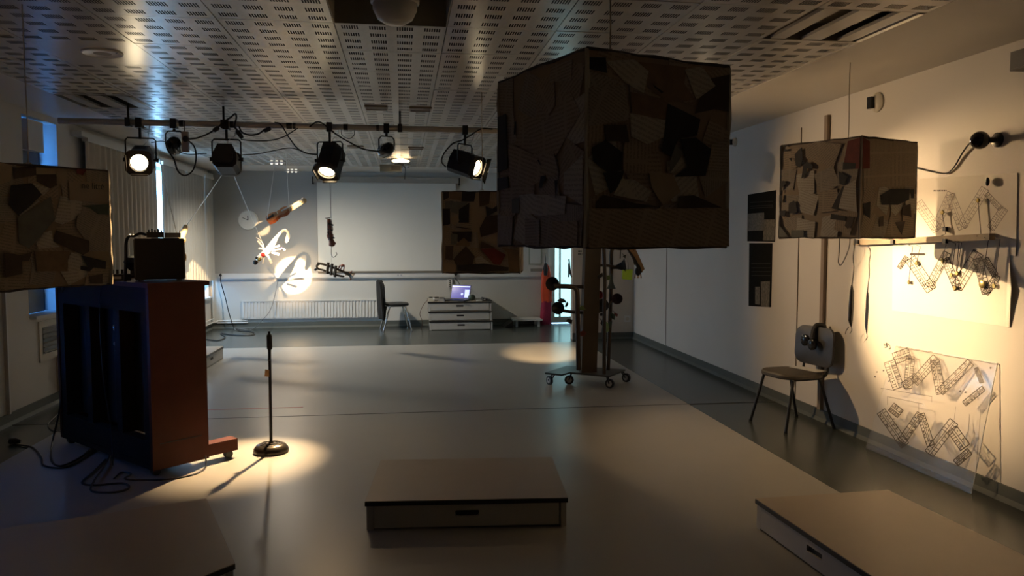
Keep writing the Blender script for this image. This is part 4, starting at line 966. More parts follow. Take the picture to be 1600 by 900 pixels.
tag(MB().tube(curve([aty(669, 468, 13.5), aty(662, 476, 13.45), aty(656, 490, 13.5), aty(660, 503, 13.6), (0.30, 13.75, 0.008)]), 0.005).build('loose_lead', mat('reddish_lead', (0.12, 0.05, 0.03), 0.5), None, True), 'thin lead hanging off the left side of the riser stack', 'cable')
#==================================================================== PIANO (seen from behind) AND THE GEAR ON IT
po = V((-1.657, 5.375, 0)); pr = math.atan2(0.724, -0.69)
t = thing('upright_piano', 'dark mahogany upright piano seen from behind, standing askew at the left', 'piano', po, pr); Mp = WM[t]
M_mah = mat('mahogany_veneer', (0.066, 0.015, 0.007), 0.5, var=0.3, scale=5, spec=0.2)
M_pback = mat('piano_back_wood', (0.022, 0.014, 0.010), 0.75, spec=0.15, var=0.3, scale=6)
M_sound = mat('soundboard_dark', (0.022, 0.015, 0.012), 0.5, var=0.3, scale=4)
PW, PD, PH = 1.45, 0.40, 1.30
for x0, nm in ((0, 'side_panel'), (PW-0.035, 'side_panel')): MB(Mp).bb((x0, -PD, 0.05), (x0+0.035, 0, PH-0.03)).build(nm, M_mah, t)
MB(Mp).bb((-0.02, -PD-0.025, PH-0.03), (PW+0.02, 0.012, PH)).build('lid', M_mah, t)
MB(Mp).bb((0.035, -PD, 0.10), (PW-0.035, -PD+0.025, PH-0.03)).build('front_panel', M_mah, t)
MB(Mp).bb((0.035, -PD+0.03, 0.05), (PW-0.035, 0, 0.09)).build('bottom_board', M_pback, t)
MB(Mp).bb((0.035, -0.07, 1.10), (PW-0.035, -0.005, PH-0.03)).build('top_rail', M_pback, t)
MB(Mp).bb((0.035, -0.07, 0.09), (PW-0.035, -0.005, 0.24)).build('bottom_rail', M_pback, t)
MB(Mp).bb((0.035, -0.14, 0.24), (PW-0.035, -0.125, 1.10)).build('soundboard', M_sound, t)
for x in (0.035, 0.43, 0.89, PW-0.115): MB(Mp).bb((x, -0.11, 0.24), (x+0.08, -0.008, 1.10)).build('back_post', M_pback, t)
MB(Mp).bb((-0.003, -PD+0.05, 0.22), (0, -0.05, 0.226)).build('side_groove', M_black, t)
for x in (0.02, PW-0.12):
    f_ = MB(Mp).bb((x, -PD-0.24, 0.055), (x+0.10, -PD, 0.14)).build('toe_block', M_mah, t)
    for yy in (-PD-0.19, -0.05):
        e = MB(Mp); e.cyl((x+0.03, yy, 0.028), (x+0.07, yy, 0.028), 0.028, n=14); e.box((x+0.05, yy, 0.045), (0.03, 0.04, 0.03)); e.build('caster', M_black, f_)
e = MB(Mp); e.lathe([(0.03, 0), (0.036, 0.006), (0.03, 0.012), (0.022, 0.006)], 20, (0.72, -0.12, 0.95), Matrix.Rotation(-math.pi/2, 3, 'X')); e.build('string_ring', M_chrome, t, True)
for k, (x, z) in enumerate(((0.70, 0.88), (0.73, 0.83), (0.71, 0.78), (1.05, 0.66))): MB(Mp).ball((x, -0.115, z), 0.016).build('hitch_pin', M_steel, t, True)
def ptop(px, py, dz=0.0): return fl(px, py, PH+dz)
t = thing('amplifier_box', 'plain black amplifier box standing on the piano top', 'amplifier', (-1.69, 5.76, PH), 0.28); Ma = WM[t]
bx_ = MB(Ma).bb((-0.155, -0.13, 0.012), (0.155, 0.13, 0.293)).build('cabinet', mat('black_vinyl', (0.006, 0.006, 0.006), 0.7, bump=0.3, bscale=300), t)
MB(Ma).bb((-0.14, 0.13, 0.03), (0.14, 0.136, 0.275)).build('grille', M_black, t)
for sx in (-1, 1):
    for sy in (-1, 1): MB(Ma).cyl((sx*0.12, sy*0.10, 0), (sx*0.12, sy*0.10, 0.014), 0.018, n=10).build('rubber_foot', M_cable, t)
    MB(Ma).tube([(sx*0.155, -0.128, 0.02), (sx*0.155, -0.128, 0.287)], 0.006).build('corner_trim', M_edge, t)
MB(Ma).bb((-0.05, -0.02, 0.293), (0.13, 0.09, 0.297)).build('top_sheen_plate', mat('satin_plate', (0.35, 0.38, 0.42), 0.2, 0.8), t)
zt = PH+0.293
t = thing('small_mixer', 'small dark mixer with cables on top of the amplifier box', 'mixer', (-1.72, 5.79, zt+0.005), 0.28); Mx_ = WM[t]
MB(Mx_).bb((-0.06, -0.05, 0.0), (0.05, 0.06, 0.04)).build('casing', M_black, t)
for k in range(5): MB(Mx_).cyl((-0.045+0.02*k, 0.02, 0.04), (-0.045+0.02*k, 0.02, 0.056+0.006*(k % 2)), 0.006, n=8).build('knob', M_black, t)
MB(Mx_).tube(curve([(-0.06, 0.0, 0.02), (-0.10, 0.0, 0.03), (-0.14, -0.01, 0.012), (-0.165, -0.06, 0.012), (-0.185, -0.10, -0.03), (-0.19, -0.11, -0.15), (-0.20, -0.10, -0.30)]), 0.010, 8).build('cable', M_cable, t, True)
MB(Mx_).bb((0.055, 0.0, 0.0), (0.16, 0.07, 0.035)).build('power_pack', mat('grey_pack', (0.16, 0.16, 0.15), 0.6), t)
q = ptop(184, 438); t = thing('effects_unit', 'low dark effects unit with knobs on the piano top beside the amplifier', 'electronics', (q.x, q.y, PH), 0.4); Mq = WM[t]
MB(Mq).bb((-0.11, -0.06, 0), (0.08, 0.06, 0.045)).build('casing', M_black, t)
for k in range(5): MB(Mq).cyl((-0.09+0.03*k, 0.0, 0.045), (-0.09+0.03*k, 0.0, 0.075), 0.009, n=8).build('knob', M_black, t)
MB(Mq).bb((-0.10, -0.062, 0.012), (0.02, -0.06, 0.03)).build('front_strip', M_steel, t)
q2 = ptop(200, 434); t = thing('desk_lamp_head', 'rounded black desk fan head standing between the effects unit and the amplifier', 'fan', (q2.x+0.02, q2.y+0.05, PH))
MB().lathe([(0.05, 0), (0.055, 0.015), (0.02, 0.025), (0.018, 0.05), (0.045, 0.075), (0.062, 0.115), (0.05, 0.15), (0.001, 0.165)], 18, (q2.x+0.02, q2.y+0.05, PH)).build('head', M_black, t, True)
MB().lathe([(0.056, 0), (0.058, 0.005), (0.056, 0.010)], 18, (q2.x+0.02, q2.y+0.05, PH+0.11)).build('ring', M_gloss, t, True)
# cables down the back of the piano and coiled on the floor
FC = [
 ('black cable hanging down the far back corner of the piano to the floor', [V((*ptop(100, 440)[:2], PH+0.005)), aty(96, 470, 6.5), aty(95, 600, 6.45), aty(93, 640, 6.4), fl(82, 690, 0.02), fl(80, 718, 0.008), fl(95, 728, 0.008), fl(125, 715, 0.008), fl(143, 700, 0.01)], 0.007),
 ('black cable trailing left across the floor to a plug', [fl(30, 695, 0.01), fl(52, 700, 0.008), fl(64, 715, 0.008), fl(68, 727, 0.008), fl(95, 731, 0.008), fl(120, 723, 0.008), fl(150, 703, 0.01)], 0.007),
 ('black cable coiled in loose loops on the floor below the piano', [fl(165, 718, 0.008), fl(145, 738, 0.008), fl(128, 754, 0.008), fl(148, 758, 0.008), fl(190, 755, 0.008), fl(202, 762, 0.008), fl(180, 769, 0.008), fl(145, 768, 0.008), fl(145, 755, 0.022), fl(165, 726, 0.022), fl(172, 712, 0.01)], 0.007),
 ('black cable looping under the piano edge and round to the toe block', [fl(178, 748, 0.008), fl(190, 738, 0.008), fl(205, 741, 0.008), fl(195, 748, 0.022), fl(220, 750, 0.008), fl(262, 749, 0.008), fl(300, 742, 0.008), fl(316, 735, 0.008), fl(322, 727, 0.03), aty(321, 712, 5.58)], 0.006),
 ('black cable strung down the middle of the piano back', [(Mp @ V((0.62, 0.02, PH+0.006))), (Mp @ V((0.64, 0.03, 1.1))), (Mp @ V((0.60, 0.035, 0.6))), (Mp @ V((0.52, 0.03, 0.25))), (Mp @ V((0.45, 0.06, 0.02)))], 0.006),
]
for lb, pts, r in FC:
    tag(MB().tube(curve(pts), r, 6).build('cable', M_cable, None, True), lb, 'cable', 'cables around the piano')
p = fl(22, 694); t = thing('mains_plug', 'black mains plug on the dark floor at the far left', 'plug', (p.x, p.y, 0))
e = MB(); e.tube([(p.x+0.05, p.y, 0.02), (p.x+0.01, p.y, 0.024), (p.x-0.03, p.y, 0.024)], [0.012, 0.024, 0.022], 12); e.build('body', M_cable, t, True)
for s_ in (-1, 1): MB().cyl((p.x-0.03, p.y+s_*0.008, 0.024), (p.x-0.05, p.y+s_*0.008, 0.024), 0.003, n=6).build('pin', M_chrome, t)
tag(MB().tube(curve([fl(98, 640, 0.006), fl(82, 655, 0.006), fl(75, 664, 0.006), fl(82, 672, 0.006), fl(100, 674, 0.006)]), 0.004).build('cable', mat('grey_lead', (0.2, 0.2, 0.2), 0.5), None, True), 'thin grey lead looped on the floor left of the piano', 'cable')
# far-left corner cables
p0 = aty(345, 430, YF-0.05)
tag(MB().tube(curve([p0, aty(345, 440, YF-0.09), aty(352, 465, YF-0.12), aty(358, 490, YF-0.2), fl(366, 513, 0.008), fl(374, 517, 0.008), fl(392, 518, 0.008), fl(398, 522, 0.008), fl(385, 524, 0.008), fl(360, 523, 0.008), fl(345, 521, 0.008), fl(352, 527, 0.008), fl(340, 532, 0.008), fl(322, 530, 0.008)]), 0.009, 6).build('cable', M_cable, None, True), 'black cable dropping from the corner socket and coiling below the window', 'cable')
tag(MB().ball(aty(345, 430, YF-0.035), 0.032).build('plug', M_cable, None, True), 'black round plug in the trunking by the far left corner', 'plug')
tag(MB().tube(curve([aty(434, 440, 13.9), aty(430, 460, 13.9), aty(422, 485, 13.9), aty(410, 500, 13.8), fl(395, 514, 0.008), fl(378, 514, 0.008), fl(367, 513, 0.008), fl(368, 516, 0.008)]), 0.006, 6).build('cable', mat('grey_lead', (0.2, 0.2, 0.2), 0.5), None, True), 'pale lead curving from the light disc down to the floor', 'cable')
# vent grille and socket box on the left wall
a, b_ = wl(64, 512), wl(96, 545)
t = thing('wall_vent', 'dark ventilation grille on the left wall behind the piano', 'vent', (XL+0.01, (a.y+b_.y)/2, b_.z))
MB().bb((XL, a.y-0.06, a.z-0.32), (XL+0.012, a.y+0.5, a.z+0.06)).build('frame', M_cream, t)
MB().bb((XL+0.012, a.y, a.z-0.25), (XL+0.016, a.y+0.44, a.z)).build('backing', M_edge, t)
for k in range(6): MB().box((XL+0.02, a.y+0.22, a.z-0.02-k*0.042), (0.02, 0.44, 0.006), Matrix.Rotation(0.6, 3, 'Y')).build('slat', mat('vent_slat', (0.10, 0.09, 0.07), 0.5), t)
a, b_ = wl(87, 555), wl(99, 610)
t = thing('wall_duct_box', 'pale upright cable box low on the left wall below the vent', 'wall box', (XL+0.03, a.y+0.12, b_.z))
MB().bb((XL, a.y, max(0.11, b_.z)), (XL+0.06, a.y+0.25, a.z)).build('casing', M_cream, t)
MB().bb((XL+0.06, a.y+0.03, 0.16), (XL+0.064, a.y+0.22, a.z-0.04)).build('cover', M_white, t)
MB().bb((XL+0.05, a.y+0.22, 0.24), (XL+0.09, a.y+0.28, 0.31)).build('plug', M_white, t)

#==================================================================== MICROPHONE STAND
p = V((-0.99, 5.93, 0)); t = thing('microphone_stand', 'straight black microphone stand with a round cast base', 'stand', p)
MB().lathe([(0.124, 0.0), (0.128, 0.012), (0.124, 0.035), (0.105, 0.058), (0.07, 0.068), (0.02, 0.072), (0.014, 0.085)], 40, p).build('base', mat('satin_cast_iron', (0.035, 0.028, 0.02), 0.32, 0.5), t, True)
for r in (0.045, 0.062, 0.08): MB().lathe([(r-0.004, 0.0), (r, 0.005), (r+0.004, 0.0)], 32, p+V((0, 0, 0.071-(r-0.03)**2*3.2))).build('base_ring', M_black, t, True)
zt = aty(423, 517, 5.93).z
MB().cyl(p+V((0, 0, 0.05)), p+V((0.003, 0, zt-0.03)), 0.0115, n=14).build('tube', M_black, t, True)
MB().tube([p+V((0.003, 0, zt-0.14)), p+V((0.003, 0, zt-0.13)), p+V((0.003, 0, zt-0.035)), p+V((0.003, 0, zt-0.025))], [0.014, 0.020, 0.020, 0.013], 16).build('clutch', M_cable, t, True)
MB().cyl(p+V((0.003, 0, zt-0.03)), p+V((0.003, 0, zt)), 0.009, n=10).build('thread', M_black, t, True)
MB().cyl(p+V((0, 0, zt-0.22)), p+V((0, 0, zt-0.215)), 0.013, n=12).build('silver_band', M_chrome, t)
a = aty(417.5, 583, 5.92); t = thing('paper_tag', 'small tan paper tag taped to the microphone stand', 'tag', a)
MB().box(a, (0.034, 0.001, 0.052), Matrix.Rotation(0.12, 3, 'Y')).build('tag_paper', mat('tan_card', (0.50, 0.30, 0.14), 0.7), t)
MB().box(a+V((0, -0.001, 0)), (0.026, 0.001, 0.042), Matrix.Rotation(0.12, 3, 'Y')).build('tag_print', mat('tan_card_print', (0.42, 0.24, 0.11), 0.7), t)

#==================================================================== ROLLING TREE SCULPTURE
YT = 8.25
cp = fl(917, 581, 0.13)
t = thing('rolling_tree', 'tree-like pipe sculpture with funnels and paper leaves on a wheeled base', 'sculpture', (cp.x, cp.y, 0))
pl = [fl(x, y, 0.125) for x, y in ((851.6, 584.6), (878, 587.5), (890.6, 583.9), (952, 589.7), (977, 579.6), (885.5, 573.8))]
MB().prism(pl, (0, 0, 0.018)).build('base_plate', mat('dark_plate', (0.05, 0.048, 0.04), 0.4), t)
for px, py, an in ((861, 601, 0.4), (889, 600, 1.2), (953, 606, 0.9), (979, 597, 0.7)):
    q = fl(px, py)
    ct = min(pl, key=lambda v: (v-q).length); q = q.lerp(V((ct.x, ct.y, 0)), 0.25)
    d = V((cs(an), sn(an), 0))
    c_ = MB().tube([q+V((0, 0, 0.05))-d*0.013, q+V((0, 0, 0.05))+d*0.013], 0.05, 20).build('caster', M_black, t, True)
    MB().tube([q+V((0, 0, 0.05))-d*0.015, q+V((0, 0, 0.05))+d*0.015], 0.03, 16).build('hub', M_steel, c_, True)
    top_ = q.lerp(V((cp.x, cp.y, 0)), 0.10)
    e = MB(); e.tube([q+V((0, 0, 0.05))-d*0.02, top_+V((0, 0, 0.11))-d*0.015, top_+V((0, 0, 0.128))], 0.008, 6); e.tube([q+V((0, 0, 0.05))+d*0.02, top_+V((0, 0, 0.11))+d*0.015, top_+V((0, 0, 0.128))], 0.008, 6); e.build('fork', M_black, c_)
T = lambda x, y, dy=0.0: aty(x, y, YT+dy)
M_bark = mat('brown_cardboard_tube', (0.06, 0.045, 0.032), 0.8, var=0.25, scale=7)
a = V((cp.x, YT, 0.14)); bt = T(925, 386); d = (bt-a)*(1.9/(bt.z-0.14)); tp = a+d*1.0
e = MB(); w = 0.085
e.prism([a+V((sx*w, sy*w*0.8, 0)) for sx, sy in ((-1, -1), (1, -1), (1, 1), (-1, 1))], tp-a); e.build('trunk', M_bark, t)
M_pipe = mat('dark_bronze_pipe', (0.05, 0.035, 0.025), 0.4, 0.3)
for pts, r in (([T(904, 578, -.1), T(903, 520, -.1), T(902, 462, -.1), T(900, 452, -.1), T(893, 448, -.1), T(866, 447, -.1)], 0.026),
               ([T(944, 588, -.2), T(944, 500, -.2), T(945, 440, -.2), T(944, 400, -.2), T(943, 380, -.2)], 0.02),
               ([T(950, 578, 0.05), T(953, 500, 0.05), T(955, 430, 0.05), T(955, 396, 0.05), T(958, 388, 0.05), T(968, 386, 0.05), T(985, 387, 0.05)], 0.022),
               ([T(922, 448), T(896, 448), T(864, 446)], 0.02), ([T(922, 489), T(900, 488), T(876, 485)], 0.018), ([T(926, 414), T(950, 415), T(966, 418)], 0.015), ([T(930, 492), T(950, 476), T(962, 468)], 0.012), ([T(970, 388), T(969, 404)], 0.005), ([T(981, 388), T(981, 421)], 0.006), ([T(889, 405), T(891, 424), T(893, 433)], 0.008)):
    MB().tube(curve(pts, 5), r, 10).build('pipe', M_pipe, t, True)
def horn(px, py, tx, ty, r, L, m, tdy=-0.3):
    c = T(px, py); dr = (T(tx, ty, tdy)-c).normalized(); Ax = dr.to_track_quat('Z', 'Y').to_matrix()
    MB().lathe([(r*0.2, 0), (r*0.3, L*0.35), (r*0.6, L*0.75), (r, L), (r*0.94, L), (r*0.5, L*0.72), (r*0.1, L*0.4)], 20, c-dr*L*0.4, Ax).build('horn', m, t, True)
horn(866, 444, 852, 441, 0.075, 0.13, M_black); horn(874, 482, 862, 478, 0.07, 0.10, M_black); horn(965, 417, 985, 414, 0.078, 0.14, M_black, -0.05)
horn(941, 477, 941, 478, 0.072, 0.08, M_black, -1.0); horn(964, 467, 966, 466, 0.06, 0.09, mat('dark_purple_horn', (0.03, 0.018, 0.025), 0.3), -0.5)
horn(955, 437, 955, 460, 0.05, 0.16, mat('teal_grey_horn', (0.03, 0.05, 0.05), 0.5), 0.0); horn(941, 459, 933, 462, 0.045, 0.11, mat('red_horn', (0.45, 0.03, 0.015), 0.5), -0.1)
LV = {'k': M_black, 'g': mat('green_leaf_card', (0.10, 0.16, 0.05), 0.6), 'y': mat('pale_green_leaf', (0.20, 0.30, 0.14), 0.6), 't': mat('teal_leaf', (0.035, 0.07, 0.055), 0.6), 'r': mat('dark_red_leaf', (0.12, 0.02, 0.015), 0.6)}
for cde, pol in (('k', [(870, 470), (875, 466), (881, 467), (885, 472), (878, 473)]), ('k', [(882, 479), (886, 471), (888, 475), (885, 480)]), ('k', [(884, 502), (887, 498), (894, 500), (893, 507)]), ('g', [(905, 480), (910, 477), (915, 484), (906, 485)]), ('k', [(933, 431), (941, 426), (942, 432), (934, 436)]),
                 ('y', [(946, 502), (950, 505), (951, 518), (946, 520)]), ('t', [(954, 488), (961, 492), (960, 500), (953, 496)]), ('r', [(960, 488), (965, 491), (964, 495), (959, 492)]), ('t', [(950, 503), (956, 502), (955, 512), (951, 513)]), ('g', [(947, 431), (953, 430), (953, 437), (947, 438)]), ('r', [(906, 519), (911, 516), (916, 520), (912, 526), (907, 525)]), ('k', [(938, 505), (942, 497), (943, 503), (940, 508)]), ('k', [(937, 490), (944, 488), (945, 493), (938, 494)]), ('k', [(973, 400), (978, 398), (977, 404)]), ('t', [(941, 510), (946, 500), (946, 520), (940, 520)])):
    pts = [T(x, y, -0.12+0.004*i) for i, (x, y) in enumerate(pol)]
    MB().prism(pts, (0.002, -0.004, 0.001)).build('paper_leaf', LV[cde], t)
    ctr = sum(pts, V())/len(pts); MB().tube([ctr, ctr+V((0.0, 0.06, 0.02)), V((ctr.x, YT-0.02, ctr.z+0.03))], 0.003, 5).build('leaf_wire', M_cable, t)
# fan of wooden sticks and a green bag hanging from the tree
M_stick = mat('tan_feather', (0.34, 0.20, 0.09), 0.6, var=0.25, scale=10)
for k in range(9):
    a0 = T(978+k*1.6, 386); a1 = T(990+k*1.7, 402+k*3.2-(k % 3)*4); a2 = T(992+k*1.5, 414+k*2.0-(k % 3)*5)
    MB().tube(curve([a0, a1, a2], 4), [0.006+0.014*sn(math.pi*i/8) for i in range(9)], 6).build('stick', M_stick if k % 3 else M_black, t, True)
c = T(980, 428, -0.05); t2 = thing('green_bag', 'bright green paper bag hanging from the rolling tree', 'bag', c+V((0, 0, -0.07)))
e = MB(); e.add([c+V(v) for v in ((-.055, -.02, .045), (.055, -.025, .05), (.06, .03, .05), (-.05, .03, .045), (-.06, -.03, -.055), (.045, -.03, -.065), (.05, .035, -.06), (-.05, .035, -.05))], [(0, 1, 5, 4), (1, 2, 6, 5), (2, 3, 7, 6), (3, 0, 4, 7), (4, 5, 6, 7), (0, 3, 2, 1)]); e.build('bag_body', mat('bright_green_paper', (0.34, 0.60, 0.05), 0.6), t2)
MB().tube([c+V((0, 0, 0.045)), T(981, 408, -0.02), T(981, 388, -0.0)], 0.004, 5).build('bag_string', M_nylon, t2)
c = T(997, 424, 0.02); t2 = thing('dark_mask', 'small black mask-like clump hanging under the stick fan', 'ornament', c)
MB().ball(c, 0.045, (0.8, 0.6, 1.1)).build('clump', M_black, t2, True)
for dx in (-0.03, 0.0, 0.03): MB().tube([c+V((dx, 0, -0.03)), c+V((dx*1.2, 0, -0.075))], 0.007, 6).build('tassel', M_stick, t2)
MB().tube([c+V((0, 0, 0.03)), T(995, 405, 0.0), T(986, 387, 0.05)], 0.004, 5).build('cord', M_cable, t2)

#==================================================================== HANGING INSTRUMENT SCULPTURES
def cordto(t, a, b_, m=M_nylon, r=0.004): MB().tube([a, V(a).lerp(V(b_), 0.5)+V((0, 0, -0.004)), b_], r, 5).build('cord', m, t)
# violin
YV = 11.3; a, b_ = aty(419, 347, YV), aty(478, 315, YV)
ax = (b_-a).normalized(); L = (b_-a).length
t = thing('violin', 'brown violin hung slanting in mid-air, its neck end brightly lit', 'violin', a)
up_ = ax.cross(V((0, 1, 0))).normalized(); fn = (up_*0.80+V((0, -0.6, 0))).normalized(); wd_ = ax.cross(fn)
def vio(u, w, h): return a+ax*(u*L)+wd_*w+fn*h
out = [(0.0, 0.04), (0.03, 0.085), (0.12, 0.105), (0.20, 0.095), (0.26, 0.07), (0.31, 0.06), (0.37, 0.07), (0.43, 0.088), (0.50, 0.085), (0.56, 0.05), (0.58, 0.02)]
poly = out+[(u, -w) for u, w in reversed(out)]
M_vio = mat('violin_varnish', (0.34, 0.085, 0.02), 0.3, var=0.3, scale=14)
bd = MB().prism([vio(u, w, 0) for u, w in poly], fn*0.045).build('body', M_vio, t)
MB().prism([vio(u, w*0.97, 0.045) for u, w in poly], fn*0.005).build('top_plate', mat('violin_top', (0.42, 0.14, 0.04), 0.3, var=0.3, scale=14), t)
MB().prism([vio(0.40, 0.016, 0.05), vio(0.97, 0.012, 0.05), vio(0.97, -0.012, 0.05), vio(0.40, -0.016, 0.05)], fn*0.008).build('fingerboard', M_white, t)
MB().prism([vio(0.50, 0.05, 0.0), vio(0.70, 0.034, 0.0), vio(0.95, 0.026, 0.01), vio(0.95, -0.026, 0.01), vio(0.70, -0.034, 0.0), vio(0.50, -0.05, 0.0)], fn*0.048).build('neck', mat('pale_neck', (0.6, 0.48, 0.32), 0.4), t)
MB().ball(vio(0.97, 0, 0.03), 0.042, (1, 1, 1)).build('scroll', mat('pale_neck', (0.6, 0.48, 0.32), 0.4), t, True)
for k in range(4): MB().cyl(vio(0.90+0.015*k, 0.035*(1 if k % 2 else -1), 0.035), vio(0.90+0.015*k, 0, 0.035), 0.006, n=8).build('peg', M_black, t)
MB().prism([vio(0.02, 0.018, 0.05), vio(0.20, 0.025, 0.055), vio(0.20, -0.025, 0.055), vio(0.02, -0.018, 0.05)], fn*0.008).build('tailpiece', M_black, t)
MB().prism([vio(0.29, 0.022, 0.05), vio(0.29, -0.022, 0.05), vio(0.30, -0.022, 0.05), vio(0.30, 0.022, 0.05)], fn*0.03).build('bridge', M_cream, t)
cordto(t, vio(0.02, 0, 0.05), V((aty(432, 250, YV).x, YV, ZC))); cordto(t, vio(0.60, 0, 0.05), V((aty(447, 250, YV).x, YV, ZC)))
# bird-like assemblage in the narrow beam
l2 = aty(355, 250, 7.3); w2 = aty(458, 430, YF)
c = l2.lerp(w2, 0.60); t = thing('assemblage', 'white bird-like assemblage of instrument parts, dazzling in the narrow beam', 'sculpture', c+V((-0.1, 0, -0.25)))
YA = c.y; Q = lambda x, y, dy=0.0: aty(x, y, YA+dy)
M_shine = mat('silvered_parts', (0.75, 0.73, 0.68), 0.35, 0.2)
MB().tube(curve([Q(400, 412), Q(406, 402), Q(418, 392), Q(428, 378), Q(434, 368)], 4), [0.012+0.034*sn(math.pi*(i+1)/18) for i in range(17)], 10).build('body', M_shine, t, True)
MB().tube(curve([Q(430, 375), Q(436, 366), Q(443, 360), Q(449, 362), Q(450, 370), Q(447, 379)], 4), [0.018]*14+[0.022, 0.026, 0.028, 0.028, 0.026, 0.022, 0.014], 8).build('neck', M_shine, t, True)
for i, (x0, y0, x1, y1, w) in enumerate(((412, 388, 403, 376, .022), (420, 390, 404, 388, .02), (425, 388, 437, 384, .025), (424, 394, 436, 398, .028), (418, 398, 424, 412, .03), (414, 396, 410, 412, .018), (430, 380, 430, 372, .014), (425, 391, 444, 389, .014), (410, 400, 399, 403, .022), (436, 389, 446, 391, .012), (422, 386, 433, 374, .018))):
    p0, p1 = Q(x0, y0, random.uniform(-.04, .04)), Q(x1, y1, random.uniform(-.08, .08)); dd = (p1-p0).cross(V((0, 1, 0))).normalized()*w
    MB().prism([p0-dd*0.5, p0+dd*0.3, p1+dd*0.7, p1-dd*0.4], (0, 0.006, 0.002)).build('plate', M_shine, t)
for (x, y, r, m) in ((411, 398, .03, mat('red_knob', (0.5, 0.03, 0.02), 0.4)), (405, 405, .028, mat('brass_knob', (0.35, 0.28, 0.10), 0.3, 0.8)), (399, 410, .035, M_black), (440, 388, .014, mat('violet_bead', (0.12, 0.08, 0.3), 0.4)), (401, 403, .02, M_black)):
    MB().ball(Q(x, y, -0.06), r).build('knob', m, t, True)
cordto(t, Q(412, 384), V((aty(352, 262, YA).x, YA, ZC)), M_nylon, 0.004)
MB().tube([Q(412, 382), Q(405, 374), Q(400, 371)], 0.006).build('strap', M_nylon, t)
# small reddish trumpet bundle
Y3 = 11.6; Q = lambda x, y, dy=0.0: aty(x, y, Y3+dy)
M_red = mat('red_brown_wood', (0.16, 0.05, 0.03), 0.5, var=0.3, scale=20)
t = thing('hanging_bundle', 'narrow reddish bundle of valves dangling in front of the screen', 'sculpture', Q(517, 386))
MB().tube(curve([Q(514, 342), Q(516, 355), Q(516, 368), Q(519, 380), Q(521, 385)], 4), [0.02, 0.025, 0.035, 0.03, 0.04, 0.045, 0.035, 0.04, 0.05, 0.045, 0.035, 0.04, 0.05, 0.055, 0.05, 0.03, 0.015], 9).build('core', M_red, t, True)
for x0, y0, x1, y1, r in ((511, 340, 512, 362, .007), (508, 341, 516, 340, .008), (518, 343, 519, 365, .009), (512, 362, 516, 375, .012), (513, 350, 521, 352, .012), (512, 358, 520, 360, .012), (515, 370, 523, 372, .01)): MB().cyl(Q(x0, y0, -.03), Q(x1, y1, -.03), r, n=8).build('valve_tube', M_black if r > .009 else M_steel, t, True)
MB().tube(curve([Q(518, 385), Q(518, 398), Q(521, 402), Q(526, 398), Q(525, 394)], 4), 0.005, 5).build('hook_wire', M_cable, t)
cordto(t, Q(517, 341), V((Q(515, 250).x, Y3, ZC)), M_cable, 0.004)
# dark trumpet under the screen
Y4 = 12.4; Q = lambda x, y, dy=0.0: aty(x, y, Y4+dy)
M_bronze = mat('tarnished_brass', (0.075, 0.055, 0.035), 0.4, 0.4, var=0.3, scale=20)
t = thing('trumpet', 'tarnished trumpet tied with twigs, hanging low in front of the screen edge', 'trumpet', Q(520, 436))
MB().tube(curve([Q(496, 411), Q(506, 413), Q(518, 417), Q(530, 422), Q(545, 428), Q(552, 432)], 4), [0.018]*14+[0.02, 0.024, 0.03, 0.036, 0.044, 0.055, 0.065], 10).build('bell_tube', M_bronze, t, True)
MB().tube(curve([Q(500, 412), Q(495, 415), Q(497, 420), Q(505, 422), Q(516, 427), Q(530, 431), Q(538, 432)], 4), 0.016, 8).build('slide', M_bronze, t, True)
for x, y in ((512, 417), (518, 419), (524, 422)): MB().cyl(Q(x+1, y-7, -.02), Q(x-1, y+11, -.02), 0.022, n=10).build('valve', M_bronze, t, True)
MB().ball(Q(493, 421), 0.022).build('mouthpiece', M_black, t, True)
for x0, y0, x1, y1 in ((530, 424, 535, 413), (535, 426, 538, 414), (540, 430, 550, 424), (526, 422, 531, 415), (545, 430, 548, 437)): MB().tube([Q(x0, y0), Q((x0+x1)/2+1, (y0+y1)/2), Q(x1, y1, -.05)], 0.010, 6).build('twig', M_red, t)
MB().ball(Q(535, 415, -.04), 0.03, (1, 1, .8)).build('knot', M_red, t, True)
cordto(t, Q(518, 418), V((Q(518, 250).x, Y4, ZC)), M_cable, 0.0015); 
# lit spoon-like piece in the left pin-spot beam
la = aty(274, 227, 7.3); lb_ = on(0, XL+0.08, 300, 428); c = la.lerp(lb_, 0.62); Y5 = c.y; Q = lambda x, y, dy=0.0: aty(x, y, Y5+dy)
M_wood = mat('honey_wood', (0.62, 0.36, 0.12), 0.4, var=0.25, scale=12)
t = thing('hanging_lute', 'glowing wooden lute-like piece hung on white cords above the amplifier', 'sculpture', Q(284, 412))
MB().tube(curve([Q(291, 351), Q(288, 360), Q(284, 370), Q(281, 377)], 4), [0.018, 0.03, 0.035, 0.038, 0.04, 0.04, 0.04, 0.042, 0.045, 0.045, 0.04, 0.035, 0.02], 12).build('upper_body', mat('pale_wood', (0.72, 0.58, 0.36), 0.4), t, True)
MB().tube(curve([Q(283, 360, .06), Q(280, 368, .06), Q(278, 376, .06)], 4), 0.02, 8).build('side_rib', M_wood, t, True)
MB().tube(curve([Q(285, 372), Q(288, 375), Q(284, 381), Q(283, 388), Q(286, 386)], 4), 0.022, 8).build('bracket', M_wood, t, True)
MB().tube([Q(282, 386), Q(283, 396), Q(283, 404)], [0.03, 0.012, 0.03], 8).build('stem', M_wood, t, True)
MB().tube([Q(284, 402)+V((0.05*cs(k*math.pi/6), 0, 0.07*sn(k*math.pi/6))) for k in range(13)], 0.012, 7).build('ring', M_wood, t, True)
pe = fl(368, 255, ZC)
